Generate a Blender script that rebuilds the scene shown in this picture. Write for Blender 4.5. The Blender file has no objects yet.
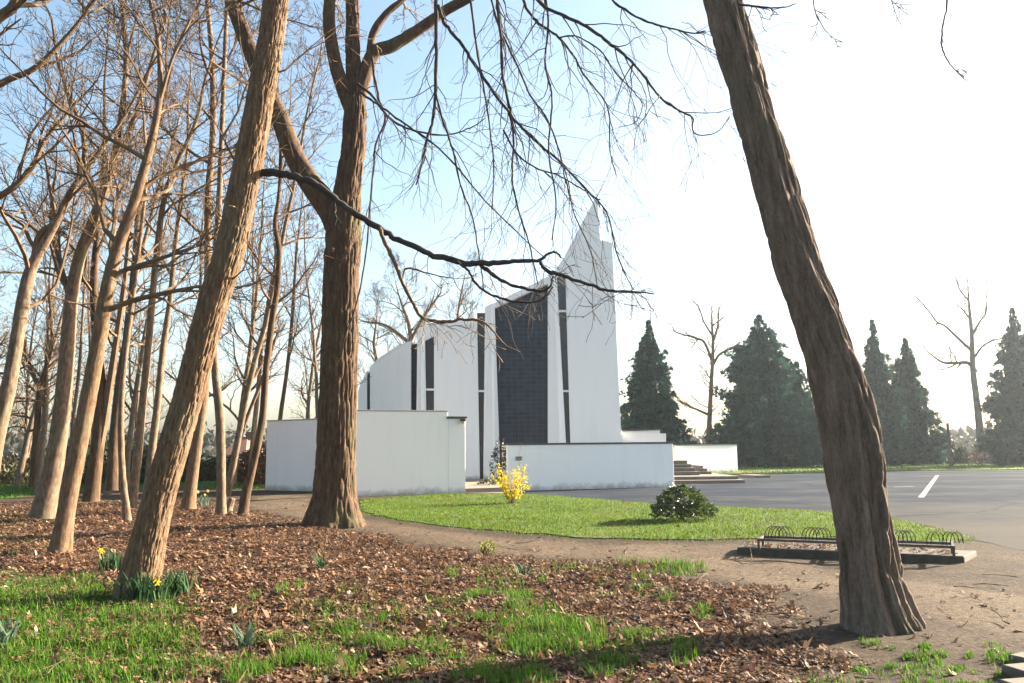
import bpy, math, random
import numpy as np
from mathutils import Vector

R_ = math.radians
scene = bpy.context.scene
COL = scene.collection
rng = np.random.default_rng(7)

# ------------------------------------------------------------------ camera
F_PX, CX, CY, CAM_H = 796.0, 512.0, 341.5, 1.6
PITCH, ROLL = math.atan(107.0 / F_PX), R_(0.6)
fw = np.array([0, math.cos(PITCH), math.sin(PITCH)])
up0 = np.array([0, -math.sin(PITCH), math.cos(PITCH)])
rt0 = np.array([1.0, 0, 0])
RT = rt0 * math.cos(ROLL) - up0 * math.sin(ROLL)
UP = up0 * math.cos(ROLL) + rt0 * math.sin(ROLL)
CAM = np.array([0, 0, CAM_H])

def ray(px, py):
    return fw + RT * ((px - CX) / F_PX) - UP * ((py - CY) / F_PX)
def P(px, py, d):
    r = ray(px, py)
    return CAM + r * (d / r[1])
def G(px, py, z=0.0):
    r = ray(px, py)
    return CAM + r * ((z - CAM_H) / r[2])
def to_px(x, y, z):
    v = np.stack([x, y, z], -1) - CAM
    dz = v @ fw
    return CX + F_PX * (v @ RT) / dz, CY - F_PX * (v @ UP) / dz, dz

cam_data = bpy.data.cameras.new('camera')
cam_data.sensor_width = 36.0
cam_data.lens = 36.0 * F_PX / 1024.0
cam_data.clip_end = 6000
cam_data.clip_start = 0.05
cam = bpy.data.objects.new('camera', cam_data)
COL.objects.link(cam)
from mathutils import Matrix
cam.matrix_world = Matrix(((RT[0], UP[0], -fw[0], 0), (RT[1], UP[1], -fw[1], 0),
                           (RT[2], UP[2], -fw[2], CAM_H), (0, 0, 0, 1)))
scene.camera = cam

# ------------------------------------------------------------------ noise
def _h(ix, iy, iz, seed):
    n = (ix.astype(np.int64) * 374761393 + iy.astype(np.int64) * 668265263 + iz.astype(np.int64) * 2147483647 * 7 + seed * 974634777) & 0xFFFFFFFF
    n = ((n ^ (n >> 13)) * 1274126177) & 0xFFFFFFFF
    n = ((n ^ (n >> 16)) * 2246822519) & 0xFFFFFFFF
    n = n ^ (n >> 15)
    return (n & 0xFFFFFF) / float(0xFFFFFF)
def vnoise(x, y, z=0.0, seed=0):
    x, y, z = np.broadcast_arrays(np.asarray(x, float), np.asarray(y, float), np.asarray(z, float))
    ix, iy, iz = np.floor(x), np.floor(y), np.floor(z)
    fx, fy, fz = x - ix, y - iy, z - iz
    fx, fy, fz = [t * t * (3 - 2 * t) for t in (fx, fy, fz)]
    out = 0
    for a in (0, 1):
        for b in (0, 1):
            for c in (0, 1):
                w = (fx if a else 1 - fx) * (fy if b else 1 - fy) * (fz if c else 1 - fz)
                out = out + w * _h(ix + a, iy + b, iz + c, seed)
    return out
def fbm(x, y, z=0.0, seed=0, octv=3):
    s, a, t = 0, 1.0, 0
    for k in range(octv):
        s = s + a * vnoise(np.asarray(x) * 2**k, np.asarray(y) * 2**k, np.asarray(z) * 2**k, seed + k)
        t += a; a *= 0.5
    return s / t

def in_poly(x, y, poly):
    x = np.asarray(x, float); y = np.asarray(y, float)
    c = np.zeros(x.shape, bool); n = len(poly)
    for i in range(n):
        x1, y1 = poly[i][:2]; x2, y2 = poly[i - 1][:2]
        k = ((y1 > y) != (y2 > y))
        with np.errstate(divide='ignore', invalid='ignore'):
            c ^= k & (x < (x2 - x1) * (y - y1) / (y2 - y1 if y2 != y1 else 1e-9) + x1)
    return c
def edge_dist(x, y, poly):
    d = np.full(np.shape(x), 1e9)
    for i in range(len(poly)):
        ax, ay = poly[i - 1][:2]; bx, by = poly[i][:2]
        dx, dy = bx - ax, by - ay
        t = np.clip(((x - ax) * dx + (y - ay) * dy) / (dx * dx + dy * dy + 1e-12), 0, 1)
        d = np.minimum(d, np.hypot(x - ax - t * dx, y - ay - t * dy))
    return d
def sdist(x, y, poly):
    d = edge_dist(x, y, poly)
    return np.where(in_poly(x, y, poly), d, -d)

# ------------------------------------------------------------------ materials
def new_mat(name):
    m = bpy.data.materials.new(name); m.use_nodes = True
    nt = m.node_tree
    return m, nt, nt.nodes, nt.links, nt.nodes['Principled BSDF']
def ramp(nodes, stops):
    r = nodes.new('ShaderNodeValToRGB')
    e = r.color_ramp.elements
    while len(e) < len(stops): e.new(0.5)
    for k, (p, c) in enumerate(stops):
        e[k].position = p; e[k].color = (*c, 1)
    return r
def noise(nodes, links, scale, detail=4, rough=0.6, vec=None, stretch=None, coord='Object'):
    n = nodes.new('ShaderNodeTexNoise')
    n.inputs['Scale'].default_value = scale
    n.inputs['Detail'].default_value = detail
    n.inputs['Roughness'].default_value = rough
    if vec is None:
        tc = nodes.new('ShaderNodeTexCoord'); vec = tc.outputs[coord]
    if stretch:
        mp = nodes.new('ShaderNodeMapping'); mp.inputs['Scale'].default_value = stretch
        links.new(vec, mp.inputs['Vector']); vec = mp.outputs['Vector']
    links.new(vec, n.inputs['Vector'])
    return n
def bump(nodes, links, b, height, strength, dist=0.02):
    bp = nodes.new('ShaderNodeBump'); bp.inputs['Strength'].default_value = strength
    bp.inputs['Distance'].default_value = dist
    links.new(height, bp.inputs['Height']); links.new(bp.outputs['Normal'], b.inputs['Normal'])
    return bp

def mat_bark(name, dark, mid, light, scale=9, vs=0.16, moss=None, bstr=0.6):
    m, nt, N, L, b = new_mat(name)
    n1 = noise(N, L, scale, 6, 0.65, stretch=(1, 1, vs))
    r = ramp(N, [(0.33, dark), (0.5, mid), (0.68, light)])
    nf = noise(N, L, scale * 4.5, 5, 0.75, stretch=(1, 1, min(1, vs * 2.5)))
    mf = N.new('ShaderNodeMath'); mf.operation = 'MULTIPLY_ADD'; L.new(nf.outputs['Fac'], mf.inputs[0]); mf.inputs[1].default_value = 0.42
    mh = N.new('ShaderNodeMath'); mh.operation = 'MULTIPLY'; L.new(n1.outputs['Fac'], mh.inputs[0]); mh.inputs[1].default_value = 0.58
    L.new(mh.outputs[0], mf.inputs[2]); L.new(mf.outputs[0], r.inputs['Fac'])
    out = r.outputs['Color']
    n3 = noise(N, L, 1.3, 3)
    if moss:
        mx = N.new('ShaderNodeMixRGB'); rr = ramp(N, [(0.5, (0, 0, 0)), (0.72, (0.55, 0.55, 0.55))])
        L.new(n3.outputs['Fac'], rr.inputs['Fac']); L.new(rr.outputs['Color'], mx.inputs['Fac'])
        L.new(out, mx.inputs[1]); mx.inputs[2].default_value = (*moss, 1); out = mx.outputs['Color']
    L.new(out, b.inputs['Base Color'])
    b.inputs['Roughness'].default_value = 0.9
    b.inputs['Specular IOR Level'].default_value = 0.2
    n2 = noise(N, L, scale * 3, 6, 0.7, stretch=(1, 1, vs * 1.6))
    bump(N, L, b, n2.outputs['Fac'], bstr, 0.015)
    return m

M = {}
M['bark_tan'] = mat_bark('bark_tan', (0.032, 0.02, 0.012), (0.135, 0.083, 0.047), (0.28, 0.185, 0.11), 30, .2, moss=(.15, .135, .085), bstr=.8)
M['bark_brown'] = mat_bark('bark_brown', (0.018, 0.012, 0.008), (0.072, 0.043, 0.025), (0.17, 0.105, 0.06), 14, .2, moss=(0.08, 0.085, 0.035), bstr=.8)
M['bark_red'] = mat_bark('bark_red', (0.035, 0.025, 0.02), (0.125, 0.088, 0.066), (0.24, 0.175, 0.135), 13, 0.17, moss=(0.06, 0.062, 0.028), bstr=1.0)
M['bark_wood'] = mat_bark('bark_wood', (0.033, 0.022, 0.015), (0.135, 0.094, 0.062), (0.275, 0.208, 0.145), 18, 0.3, moss=(.10, .105, .055))
M['twig'] = mat_bark('twig', (0.06, 0.038, 0.024), (0.125, 0.082, 0.048), (0.21, 0.145, 0.085), 6, 0.5, bstr=0.2)
M['twig_dark'] = mat_bark('twig_dark', (0.022, 0.02, 0.02), (0.04, 0.034, 0.032), (0.075, 0.062, 0.045), 5, 0.5, bstr=0.2)
M['bark_grey'] = mat_bark('bark_grey', (0.06, 0.045, 0.035), (0.13, 0.10, 0.08), (0.2, 0.16, 0.125), 6, 0.4, bstr=0.3)

def mat_attr(name, transl=0.4, rough=0.5, spec=0.4, attr='tint'):
    """foliage-like material: its own colour comes from the per-element tint attribute"""
    m, nt, N, L, b = new_mat(name)
    a = N.new('ShaderNodeAttribute'); a.attribute_name = attr
    L.new(a.outputs['Color'], b.inputs['Base Color'])
    b.inputs['Roughness'].default_value = rough
    b.inputs['Specular IOR Level'].default_value = spec
    if transl > 0:
        t = N.new('ShaderNodeBsdfTranslucent'); L.new(a.outputs['Color'], t.inputs['Color'])
        mx = N.new('ShaderNodeMixShader'); mx.inputs['Fac'].default_value = transl
        L.new(b.outputs['BSDF'], mx.inputs[1]); L.new(t.outputs['BSDF'], mx.inputs[2])
        L.new(mx.outputs['Shader'], N['Material Output'].inputs['Surface'])
    return m
M['leaf'] = mat_attr('dry_leaf', 0.22, 0.65, 0.15)
M['grass'] = mat_attr('grass_blade', 0.4, 0.65, 0.12)
M['needle'] = mat_attr('conifer_spray', 0.2, 0.6, 0.25)
M['shrub'] = mat_attr('shrub_leaf', 0.25, 0.35, 0.5)
M['petal'] = mat_attr('petal', 0.45, 0.6, 0.2)

def mat_render(name, base, dirt=(0.55, 0.52, 0.45), amt=0.35):
    m, nt, N, L, b = new_mat(name)
    n = noise(N, L, 2.6, 6, 0.75, stretch=(1, 1, 0.09))
    r = ramp(N, [(0.5, (0, 0, 0)), (0.8, (amt, amt, amt))])
    L.new(n.outputs['Fac'], r.inputs['Fac'])
    # rain splash and algae near the ground: a stain on the paint that keeps its place
    g = N.new('ShaderNodeNewGeometry'); sx = N.new('ShaderNodeSeparateXYZ'); L.new(g.outputs['Position'], sx.inputs[0])
    nz = noise(N, L, 3.0, 5, 0.7)
    ma = N.new('ShaderNodeMath'); ma.operation = 'MULTIPLY_ADD'
    L.new(nz.outputs['Fac'], ma.inputs[0]); ma.inputs[1].default_value = -0.55; L.new(sx.outputs['Z'], ma.inputs[2])
    mr = N.new('ShaderNodeMapRange'); L.new(ma.outputs[0], mr.inputs['Value'])
    mr.inputs['From Min'].default_value = -0.28; mr.inputs['From Max'].default_value = -0.02
    mr.inputs['To Min'].default_value = 0.75; mr.inputs['To Max'].default_value = 0
    mx = N.new('ShaderNodeMixRGB'); mx.inputs[1].default_value = (*base, 1); mx.inputs[2].default_value = (*dirt, 1)
    L.new(r.outputs['Color'], mx.inputs['Fac'])
    mx2 = N.new('ShaderNodeMixRGB'); L.new(mx.outputs['Color'], mx2.inputs[1]); mx2.inputs[2].default_value = (0.2, 0.19, 0.15, 1)
    L.new(mr.outputs[0], mx2.inputs['Fac'])
    L.new(mx2.outputs['Color'], b.inputs['Base Color'])
    b.inputs['Roughness'].default_value = 0.85
    n2 = noise(N, L, 45, 5, 0.6)
    bump(N, L, b, n2.outputs['Fac'], 0.15, 0.01)
    return m
M['white'] = mat_render('white_render', (0.84, 0.84, 0.83), amt=0.22)
M['white_garden'] = mat_render('garden_wall_render', (0.76, 0.75, 0.75), amt=0.25)
M['cream'] = mat_render('warm_lit_render', (0.80, 0.72, 0.58))  # warm light bounced on to the wall end is put into the base colour

def mat_plain(name, col, rough=0.6, metal=0.0, spec=0.5, nscale=20, var=0.25, bs=0.1):
    m, nt, N, L, b = new_mat(name)
    n = noise(N, L, nscale, 5, 0.65)
    r = ramp(N, [(0.3, tuple(c * (1 - var) for c in col)), (0.7, tuple(min(1, c * (1 + var)) for c in col))])
    L.new(n.outputs['Fac'], r.inputs['Fac']); L.new(r.outputs['Color'], b.inputs['Base Color'])
    b.inputs['Roughness'].default_value = rough; b.inputs['Metallic'].default_value = metal
    b.inputs['Specular IOR Level'].default_value = spec
    if bs: bump(N, L, b, n.outputs['Fac'], bs, 0.01)
    return m
M['coping_dark'] = mat_plain('dark_coping', (0.035, 0.037, 0.04), 0.55)
M['coping_grey'] = mat_plain('grey_coping', (0.34, 0.33, 0.31), 0.8)
M['concrete'] = mat_plain('concrete', (0.045, 0.035, 0.024), 0.9, nscale=9, var=0.4, bs=0.4)
M['step_stone'] = mat_plain('step_stone', (0.14, 0.115, 0.095), 0.85, nscale=14)
M['slab'] = mat_plain('paving_stone', (0.085, 0.07, 0.052), 0.9, nscale=12, var=0.3, bs=0.4)
M['steel'] = mat_plain('weathered_steel', (0.06, 0.048, 0.04), 0.6, 0.2, nscale=30, var=0.5)
M['steel_dark'] = mat_plain('rusty_rod', (0.014, 0.010, 0.008), 0.8, 0.0, 0.05, nscale=30, var=0.4)
M['post'] = mat_plain('dark_timber', (0.05, 0.04, 0.033), 0.85, nscale=15)
M['roof_tile'] = mat_plain('clay_tile', (0.14, 0.068, 0.042), 0.85, nscale=8, var=0.3)
M['house_wall'] = mat_plain('house_render', (0.6, 0.57, 0.5), 0.85)
M['shed'] = mat_plain('shed_boards', (0.035, 0.025, 0.02), 0.85, nscale=10)
M['plaque'] = mat_plain('plaque_metal', (0.30, 0.30, 0.31), 0.5)
M['glass_dark'] = mat_plain('dark_glass', (0.016, 0.018, 0.028), 0.22, nscale=3, var=0.3, bs=0)
M['door_dark'] = mat_plain('dark_boards', (0.03, 0.03, 0.035), 0.4)
M['lamp'] = mat_plain('lamp_shell', (0.55, 0.54, 0.5), 0.5)

def mat_tiles():
    m, nt, N, L, b = new_mat('navy_tile_panel')
    tc = N.new('ShaderNodeTexCoord'); mp = N.new('ShaderNodeMapping')
    mp.inputs['Rotation'].default_value = (R_(90), 0, 0)
    L.new(tc.outputs['Object'], mp.inputs['Vector'])
    br = N.new('ShaderNodeTexBrick'); L.new(mp.outputs['Vector'], br.inputs['Vector'])
    br.offset = 0.0
    br.inputs['Scale'].default_value = 1.0
    br.inputs['Brick Width'].default_value = 0.34; br.inputs['Row Height'].default_value = 0.24
    br.inputs['Mortar Size'].default_value = 0.016
    br.inputs['Color1'].default_value = (0.007, 0.012, 0.024, 1); br.inputs['Color2'].default_value = (0.018, 0.027, 0.046, 1)
    br.inputs['Mortar'].default_value = (0.035, 0.047, 0.068, 1)
    br.inputs['Mortar Smooth'].default_value = 0.3
    n = noise(N, L, 2.2, 6, 0.75)
    mx = N.new('ShaderNodeMixRGB'); r = ramp(N, [(0.52, (0, 0, 0)), (0.75, (0.5, 0.5, 0.5))])
    L.new(n.outputs['Fac'], r.inputs['Fac']); L.new(r.outputs['Color'], mx.inputs['Fac'])
    L.new(br.outputs['Color'], mx.inputs[1]); mx.inputs[2].default_value = (0.038, 0.052, 0.078, 1)
    L.new(mx.outputs['Color'], b.inputs['Base Color'])
    b.inputs['Roughness'].default_value = 0.5; b.inputs['Specular IOR Level'].default_value = 0.25
    bump(N, L, b, br.outputs['Fac'], -0.4, 0.02)
    return m
M['tiles'] = mat_tiles()

def mat_ground():
    m, nt, N, L, b = new_mat('woodland_soil')
    a = N.new('ShaderNodeAttribute'); a.attribute_name = 'zones'   # r = leaf mould, g = turf, b = sandy path
    sp = N.new('ShaderNodeSeparateColor'); L.new(a.outputs['Color'], sp.inputs[0])
    n1 = noise(N, L, 1.1, 7, 0.7); n2 = noise(N, L, 14, 6, 0.75)
    dirt = ramp(N, [(0.36, (0.02, 0.014, 0.009)), (0.5, (0.05, 0.035, 0.022)), (0.66, (0.105, 0.077, 0.048))])
    mixn = N.new('ShaderNodeMath'); mixn.operation = 'MULTIPLY_ADD'; L.new(n2.outputs['Fac'], mixn.inputs[0]); mixn.inputs[1].default_value = 0.65
    hf = N.new('ShaderNodeMath'); hf.operation = 'MULTIPLY'; L.new(n1.outputs['Fac'], hf.inputs[0]); hf.inputs[1].default_value = 0.35
    L.new(hf.outputs[0], mixn.inputs[2]); L.new(mixn.outputs[0], dirt.inputs['Fac'])
    mould = ramp(N, [(0.35, (0.022, 0.014, 0.010)), (0.55, (0.075, 0.042, 0.026)), (0.72, (0.15, 0.085, 0.05))])
    n3 = noise(N, L, 22, 6, 0.8); L.new(n3.outputs['Fac'], mould.inputs['Fac'])
    turf = ramp(N, [(0.3, (0.035, 0.055, 0.012)), (0.6, (0.075, 0.115, 0.022)), (0.8, (0.13, 0.14, 0.045))])
    n4 = noise(N, L, 6, 6, 0.75); L.new(n4.outputs['Fac'], turf.inputs['Fac'])
    sand = ramp(N, [(0.34, (0.045, 0.032, 0.02)), (0.5, (0.095, 0.069, 0.045)), (0.66, (0.165, 0.123, 0.08))]); L.new(mixn.outputs[0], sand.inputs['Fac'])
    cur = dirt.outputs['Color']
    for ch, src in (('Blue', sand), ('Red', mould), ('Green', turf)):
        ad = N.new('ShaderNodeMath'); ad.operation = 'ADD'; L.new(sp.outputs[ch], ad.inputs[0]); L.new(n2.outputs['Fac'], ad.inputs[1])
        mr = N.new('ShaderNodeMapRange'); L.new(ad.outputs[0], mr.inputs['Value'])
        mr.inputs['From Min'].default_value = 0.85; mr.inputs['From Max'].default_value = 1.1
        mx = N.new('ShaderNodeMixRGB'); L.new(mr.outputs[0], mx.inputs['Fac']); L.new(cur, mx.inputs[1]); L.new(src.outputs['Color'], mx.inputs[2])
        cur = mx.outputs['Color']
    L.new(cur, b.inputs['Base Color']); b.inputs['Roughness'].default_value = 0.95
    b.inputs['Specular IOR Level'].default_value = 0.15
    bump(N, L, b, mixn.outputs[0], 1.0, 0.09)
    return m
M['ground'] = mat_ground()

def mat_asphalt():
    m, nt, N, L, b = new_mat('worn_asphalt')
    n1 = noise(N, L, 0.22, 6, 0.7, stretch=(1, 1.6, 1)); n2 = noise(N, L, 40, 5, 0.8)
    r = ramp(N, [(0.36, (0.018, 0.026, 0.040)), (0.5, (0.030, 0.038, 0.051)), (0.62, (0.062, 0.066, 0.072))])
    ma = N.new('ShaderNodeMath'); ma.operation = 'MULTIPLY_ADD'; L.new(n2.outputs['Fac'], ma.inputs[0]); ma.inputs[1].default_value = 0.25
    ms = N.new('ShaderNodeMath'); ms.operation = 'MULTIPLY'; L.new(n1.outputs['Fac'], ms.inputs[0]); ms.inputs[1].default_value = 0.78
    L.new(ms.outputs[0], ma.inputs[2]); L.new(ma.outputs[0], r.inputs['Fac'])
    # dusty tan on the near side paints in the sunlit zone; far part stays cooler
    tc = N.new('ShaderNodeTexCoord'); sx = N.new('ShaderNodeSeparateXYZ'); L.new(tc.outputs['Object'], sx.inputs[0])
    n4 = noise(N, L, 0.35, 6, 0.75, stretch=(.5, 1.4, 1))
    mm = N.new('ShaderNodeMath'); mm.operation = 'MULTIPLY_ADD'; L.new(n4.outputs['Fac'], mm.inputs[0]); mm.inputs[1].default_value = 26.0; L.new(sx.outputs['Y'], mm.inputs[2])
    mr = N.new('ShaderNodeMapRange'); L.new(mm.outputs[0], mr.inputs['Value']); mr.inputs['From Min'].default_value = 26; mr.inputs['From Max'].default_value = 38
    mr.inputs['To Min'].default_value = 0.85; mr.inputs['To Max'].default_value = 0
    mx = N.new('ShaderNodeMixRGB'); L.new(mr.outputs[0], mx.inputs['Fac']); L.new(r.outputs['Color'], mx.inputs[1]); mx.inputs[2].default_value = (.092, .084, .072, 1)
    vo = N.new('ShaderNodeTexVoronoi'); vo.feature = 'DISTANCE_TO_EDGE'; vo.inputs['Scale'].default_value = .22; vo.inputs['Randomness'].default_value = 1
    nd = noise(N, L, .6, 5, .7); av = N.new('ShaderNodeMixRGB'); av.inputs['Fac'].default_value = .35; L.new(tc.outputs['Object'], av.inputs[1]); L.new(nd.outputs['Color'], av.inputs[2]); L.new(av.outputs['Color'], vo.inputs['Vector'])
    cr = ramp(N, [(0.0, (.55, .55, .55)), (0.012, (0, 0, 0))]); L.new(vo.outputs['Distance'], cr.inputs['Fac'])
    mc = N.new('ShaderNodeMixRGB'); L.new(cr.outputs['Color'], mc.inputs['Fac']); L.new(mx.outputs['Color'], mc.inputs[1]); mc.inputs[2].default_value = (.018, .018, .018, 1)
    L.new(mc.outputs['Color'], b.inputs['Base Color']); b.inputs['Roughness'].default_value = 1.0; b.inputs['Specular IOR Level'].default_value = 0.02
    bump(N, L, b, n2.outputs['Fac'], 0.2, 0.006)
    return m
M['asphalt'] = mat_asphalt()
def mat_worn_paint():
    m, nt, N, L, b = new_mat('worn_road_paint')
    n = noise(N, L, 9, 6, 0.8)
    r = ramp(N, [(0.4, (0.08, 0.078, 0.075)), (0.6, (0.24, 0.23, 0.21))]); L.new(n.outputs['Fac'], r.inputs['Fac'])
    L.new(r.outputs['Color'], b.inputs['Base Color']); b.inputs['Roughness'].default_value = 0.8
    return m
M['paint'] = mat_worn_paint()
def mat_turf():
    m, nt, N, L, b = new_mat('short_turf')
    n = noise(N, L, 1.2, 7, 0.75); n2 = noise(N, L, 60, 4, 0.7)
    ma = N.new('ShaderNodeMath'); ma.operation = 'MULTIPLY_ADD'; L.new(n2.outputs['Fac'], ma.inputs[0]); ma.inputs[1].default_value = 0.4
    ms = N.new('ShaderNodeMath'); ms.operation = 'MULTIPLY'; L.new(n.outputs['Fac'], ms.inputs[0]); ms.inputs[1].default_value = 0.6
    L.new(ms.outputs[0], ma.inputs[2])
    r = ramp(N, [(0.35, (0.03, 0.055, 0.007)), (0.5, (0.055, 0.095, 0.01)), (0.68, (0.10, 0.12, 0.024))])
    L.new(ma.outputs[0], r.inputs['Fac']); L.new(r.outputs['Color'], b.inputs['Base Color'])
    b.inputs['Roughness'].default_value = 0.9
    bump(N, L, b, n2.outputs['Fac'], 0.8, 0.03)
    return m
M['turf'] = mat_turf()
M['paving'] = mat_plain('brown_paving', (0.24, 0.17, 0.115), 0.9, nscale=6, var=0.2)

# ------------------------------------------------------------------ objects
def tag(o, label=None, cat=None, group=None, kind=None):
    if label: o['label'] = label
    if cat: o['category'] = cat
    if group: o['group'] = group
    if kind: o['kind'] = kind
    return o
def empty(name, loc, label=None, cat=None, group=None):
    o = bpy.data.objects.new(name, None); COL.objects.link(o)
    o.location = Vector(loc); o.empty_display_size = 0.3
    return tag(o, label, cat, group)
def abs_loc(o):
    v = Vector(o.location)
    while o.parent: o = o.parent; v = v + Vector(o.location)
    return v

class MB:
    """collects polygons and tubes (world coordinates) and links them as ONE mesh object"""
    def __init__(s):
        s.v = []; s.nv = 0; s.f = {}; s.tub = {}; s.tint = []; s.use_tint = False
    def add(s, verts, faces, tint=None):
        verts = np.asarray(verts, float).reshape(-1, 3)
        for f in faces:
            s.f.setdefault(len(f), []).append(np.asarray(f)[None] + s.nv)
        s.v.append(verts); s.nv += len(verts)
        if tint is not None:
            s.use_tint = True
        s.tint.append(np.broadcast_to(np.asarray(tint if tint is not None else (0.5, 0.5, 0.5), float), (len(verts), 3)))
    def add_many(s, verts, faces, tint):
        """verts (n,k,3), faces list of index tuples within k, tint (n,3)"""
        n, k, _ = verts.shape
        base = s.nv + np.arange(n)[:, None] * k
        for f in faces:
            s.f.setdefault(len(f), []).append(base + np.asarray(f)[None])
        s.v.append(verts.reshape(-1, 3)); s.nv += n * k
        s.use_tint = True
        s.tint.append(np.repeat(tint, k, 0))
    def tube(s, pts, rad, sides=4):
        pts = np.asarray(pts, float)
        s.tub.setdefault((len(pts), sides), []).append((pts, np.asarray(rad, float)))
    def box(s, c, size, rz=0.0):
        x, y, z = [t / 2 for t in size]
        v = np.array([(-x, -y, -z), (x, -y, -z), (x, y, -z), (-x, y, -z), (-x, -y, z), (x, -y, z), (x, y, z), (-x, y, z)])
        ca, sa = math.cos(rz), math.sin(rz)
        v = np.stack([v[:, 0] * ca - v[:, 1] * sa, v[:, 0] * sa + v[:, 1] * ca, v[:, 2]], -1) + np.asarray(c)
        s.add(v, [(0, 3, 2, 1), (4, 5, 6, 7), (0, 1, 5, 4), (1, 2, 6, 5), (2, 3, 7, 6), (3, 0, 4, 7)])
    def prism(s, front, off):
        """closed solid between a polygon and its copy moved by off"""
        f = np.asarray(front, float); n = len(f)
        s.add(np.concatenate([f, f + np.asarray(off)]),
              [tuple(range(n)), tuple(range(2 * n - 1, n - 1, -1))] + [(i, i + n, (i + 1) % n + n, (i + 1) % n) for i in range(n)])
    def _flush(s):
        for (n, k), lst in s.tub.items():
            p = np.stack([a for a, _ in lst]); r = np.stack([b for _, b in lst])
            t = np.empty_like(p); t[:, 1:-1] = p[:, 2:] - p[:, :-2]; t[:, 0] = p[:, 1] - p[:, 0]; t[:, -1] = p[:, -1] - p[:, -2]
            t /= np.linalg.norm(t, axis=-1, keepdims=True) + 1e-9
            m = np.abs(t.mean(1))
            ref = np.zeros((len(lst), 3)); ref[np.arange(len(lst)), np.argmin(m, 1)] = 1
            a = np.cross(t, ref[:, None]); a /= np.linalg.norm(a, axis=-1, keepdims=True) + 1e-9
            b = np.cross(t, a)
            th = np.arange(k) * 2 * math.pi / k
            ring = p[:, :, None] + r[:, :, None, None] * (a[:, :, None] * np.cos(th)[None, None, :, None] + b[:, :, None] * np.sin(th)[None, None, :, None])
            v = ring.reshape(-1, 3)
            i = np.arange(n - 1)[:, None] * k; j = np.arange(k)[None]; j2 = (j + 1) % k
            q = np.stack([i + j, i + j2, i + k + j2, i + k + j], -1).reshape(-1, 4)
            q = (s.nv + (np.arange(len(lst)) * n * k)[:, None, None] + q[None]).reshape(-1, 4)
            s.f.setdefault(4, []).append(q)
            cap = (s.nv + (np.arange(len(lst)) * n * k)[:, None] + (n - 1) * k + np.arange(k)[None])
            s.f.setdefault(k, []).append(cap)
            s.v.append(v); s.nv += len(v); s.tint.append(np.full((len(v), 3), 0.3))
        s.tub = {}
    def build(s, name, mat, parent=None, smooth=False, origin=None, kind=None):
        s._flush()
        me = bpy.data.meshes.new(name)
        v = np.concatenate(s.v)
        org = np.array(abs_loc(parent)) if parent is not None else np.array(origin if origin is not None else (0, 0, 0), float)
        v = v - org
        me.vertices.add(len(v)); me.vertices.foreach_set('co', v.ravel().astype(np.float32))
        idx, tot = [], []
        for k, fl in s.f.items():
            a = np.concatenate(fl); idx.append(a.ravel()); tot.append(np.full(len(a), k))
        idx = np.concatenate(idx).astype(np.int32); tot = np.concatenate(tot).astype(np.int32)
        me.loops.add(len(idx)); me.loops.foreach_set('vertex_index', idx)
        me.polygons.add(len(tot)); me.polygons.foreach_set('loop_start', np.concatenate([[0], np.cumsum(tot)[:-1]]).astype(np.int32))
        me.polygons.foreach_set('loop_total', tot)
        me.polygons.foreach_set('use_smooth', np.full(len(tot), bool(smooth)))
        if s.use_tint:
            at = me.color_attributes.new('tint', 'FLOAT_COLOR', 'POINT')
            c = np.concatenate([np.concatenate(s.tint), np.ones((len(v), 1))], 1)
            at.data.foreach_set('color', c.ravel().astype(np.float32))
        me.update(calc_edges=True); me.validate()
        me.materials.append(mat if not isinstance(mat, str) else M[mat])
        o = bpy.data.objects.new(name, me); COL.objects.link(o)
        if parent is not None: o.parent = parent
        else: o.location = Vector(org)
        if kind: o['kind'] = kind
        return o

def bevel(o, w=0.01, seg=2):
    md = o.modifiers.new('bevel', 'BEVEL'); md.width = w; md.segments = seg; md.limit_method = 'ANGLE'
    return o

# ------------------------------------------------------------------ ground zones (traced on the ground plane)
def gp(lst): return [tuple(G(x, y)[:2]) for x, y in lst]
LITTER = gp([(-120, 506), (0, 505), (120, 498), (190, 506), (250, 513), (300, 523), (360, 534), (420, 545), (500, 557), (600, 564), (690, 577),
             (745, 588), (800, 606), (790, 640), (800, 690), (820, 900), (-300, 900), (-400, 560)])
LAWN = gp([(364, 512), (362, 500), (400, 497), (450, 494), (530, 494.5), (600, 500), (660, 505), (760, 509), (845, 513), (885, 518), (930, 527), (962, 538),
           (955, 542), (900, 541), (840, 537.5), (740, 539), (680, 540.5), (600, 538.5), (520, 533), (450, 526.5), (400, 520)])
ASPH = gp([(520, 493.3), (600, 499.2), (660, 504.2), (760, 508.2), (845, 512.2), (885, 517), (930, 526), (965, 537.5), (1024, 550), (1200, 590), (1500, 560), (1500, 466), (1024, 470.5), (890, 471.5),
           (764, 475), (700, 476), (600, 480), (480, 481), (462, 489)])
VERGE = gp([(500, 479), (700, 474), (764, 474.6), (890, 471), (1024, 470), (1500, 465), (1500, 459), (1024, 463.5), (890, 465), (764, 467), (500, 470)])
GRASS_L = gp([(-120, 585), (0, 562), (60, 578), (130, 592), (185, 598), (195, 640), (160, 700), (120, 900), (-300, 900)])
GREEN_BACK = gp([(-200, 500), (0, 500), (60, 492), (125, 487), (262, 490), (262, 478), (120, 476), (-200, 480)])
PATH = gp([(240, 505), (300, 520), (360, 532), (420, 543), (500, 555), (600, 562), (690, 575), (760, 588), (840, 600), (1100, 660), (1100, 600), (990, 585), (860, 572), (740, 543), (600, 542), (450, 531), (365, 518), (352, 500), (262, 492)])

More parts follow.
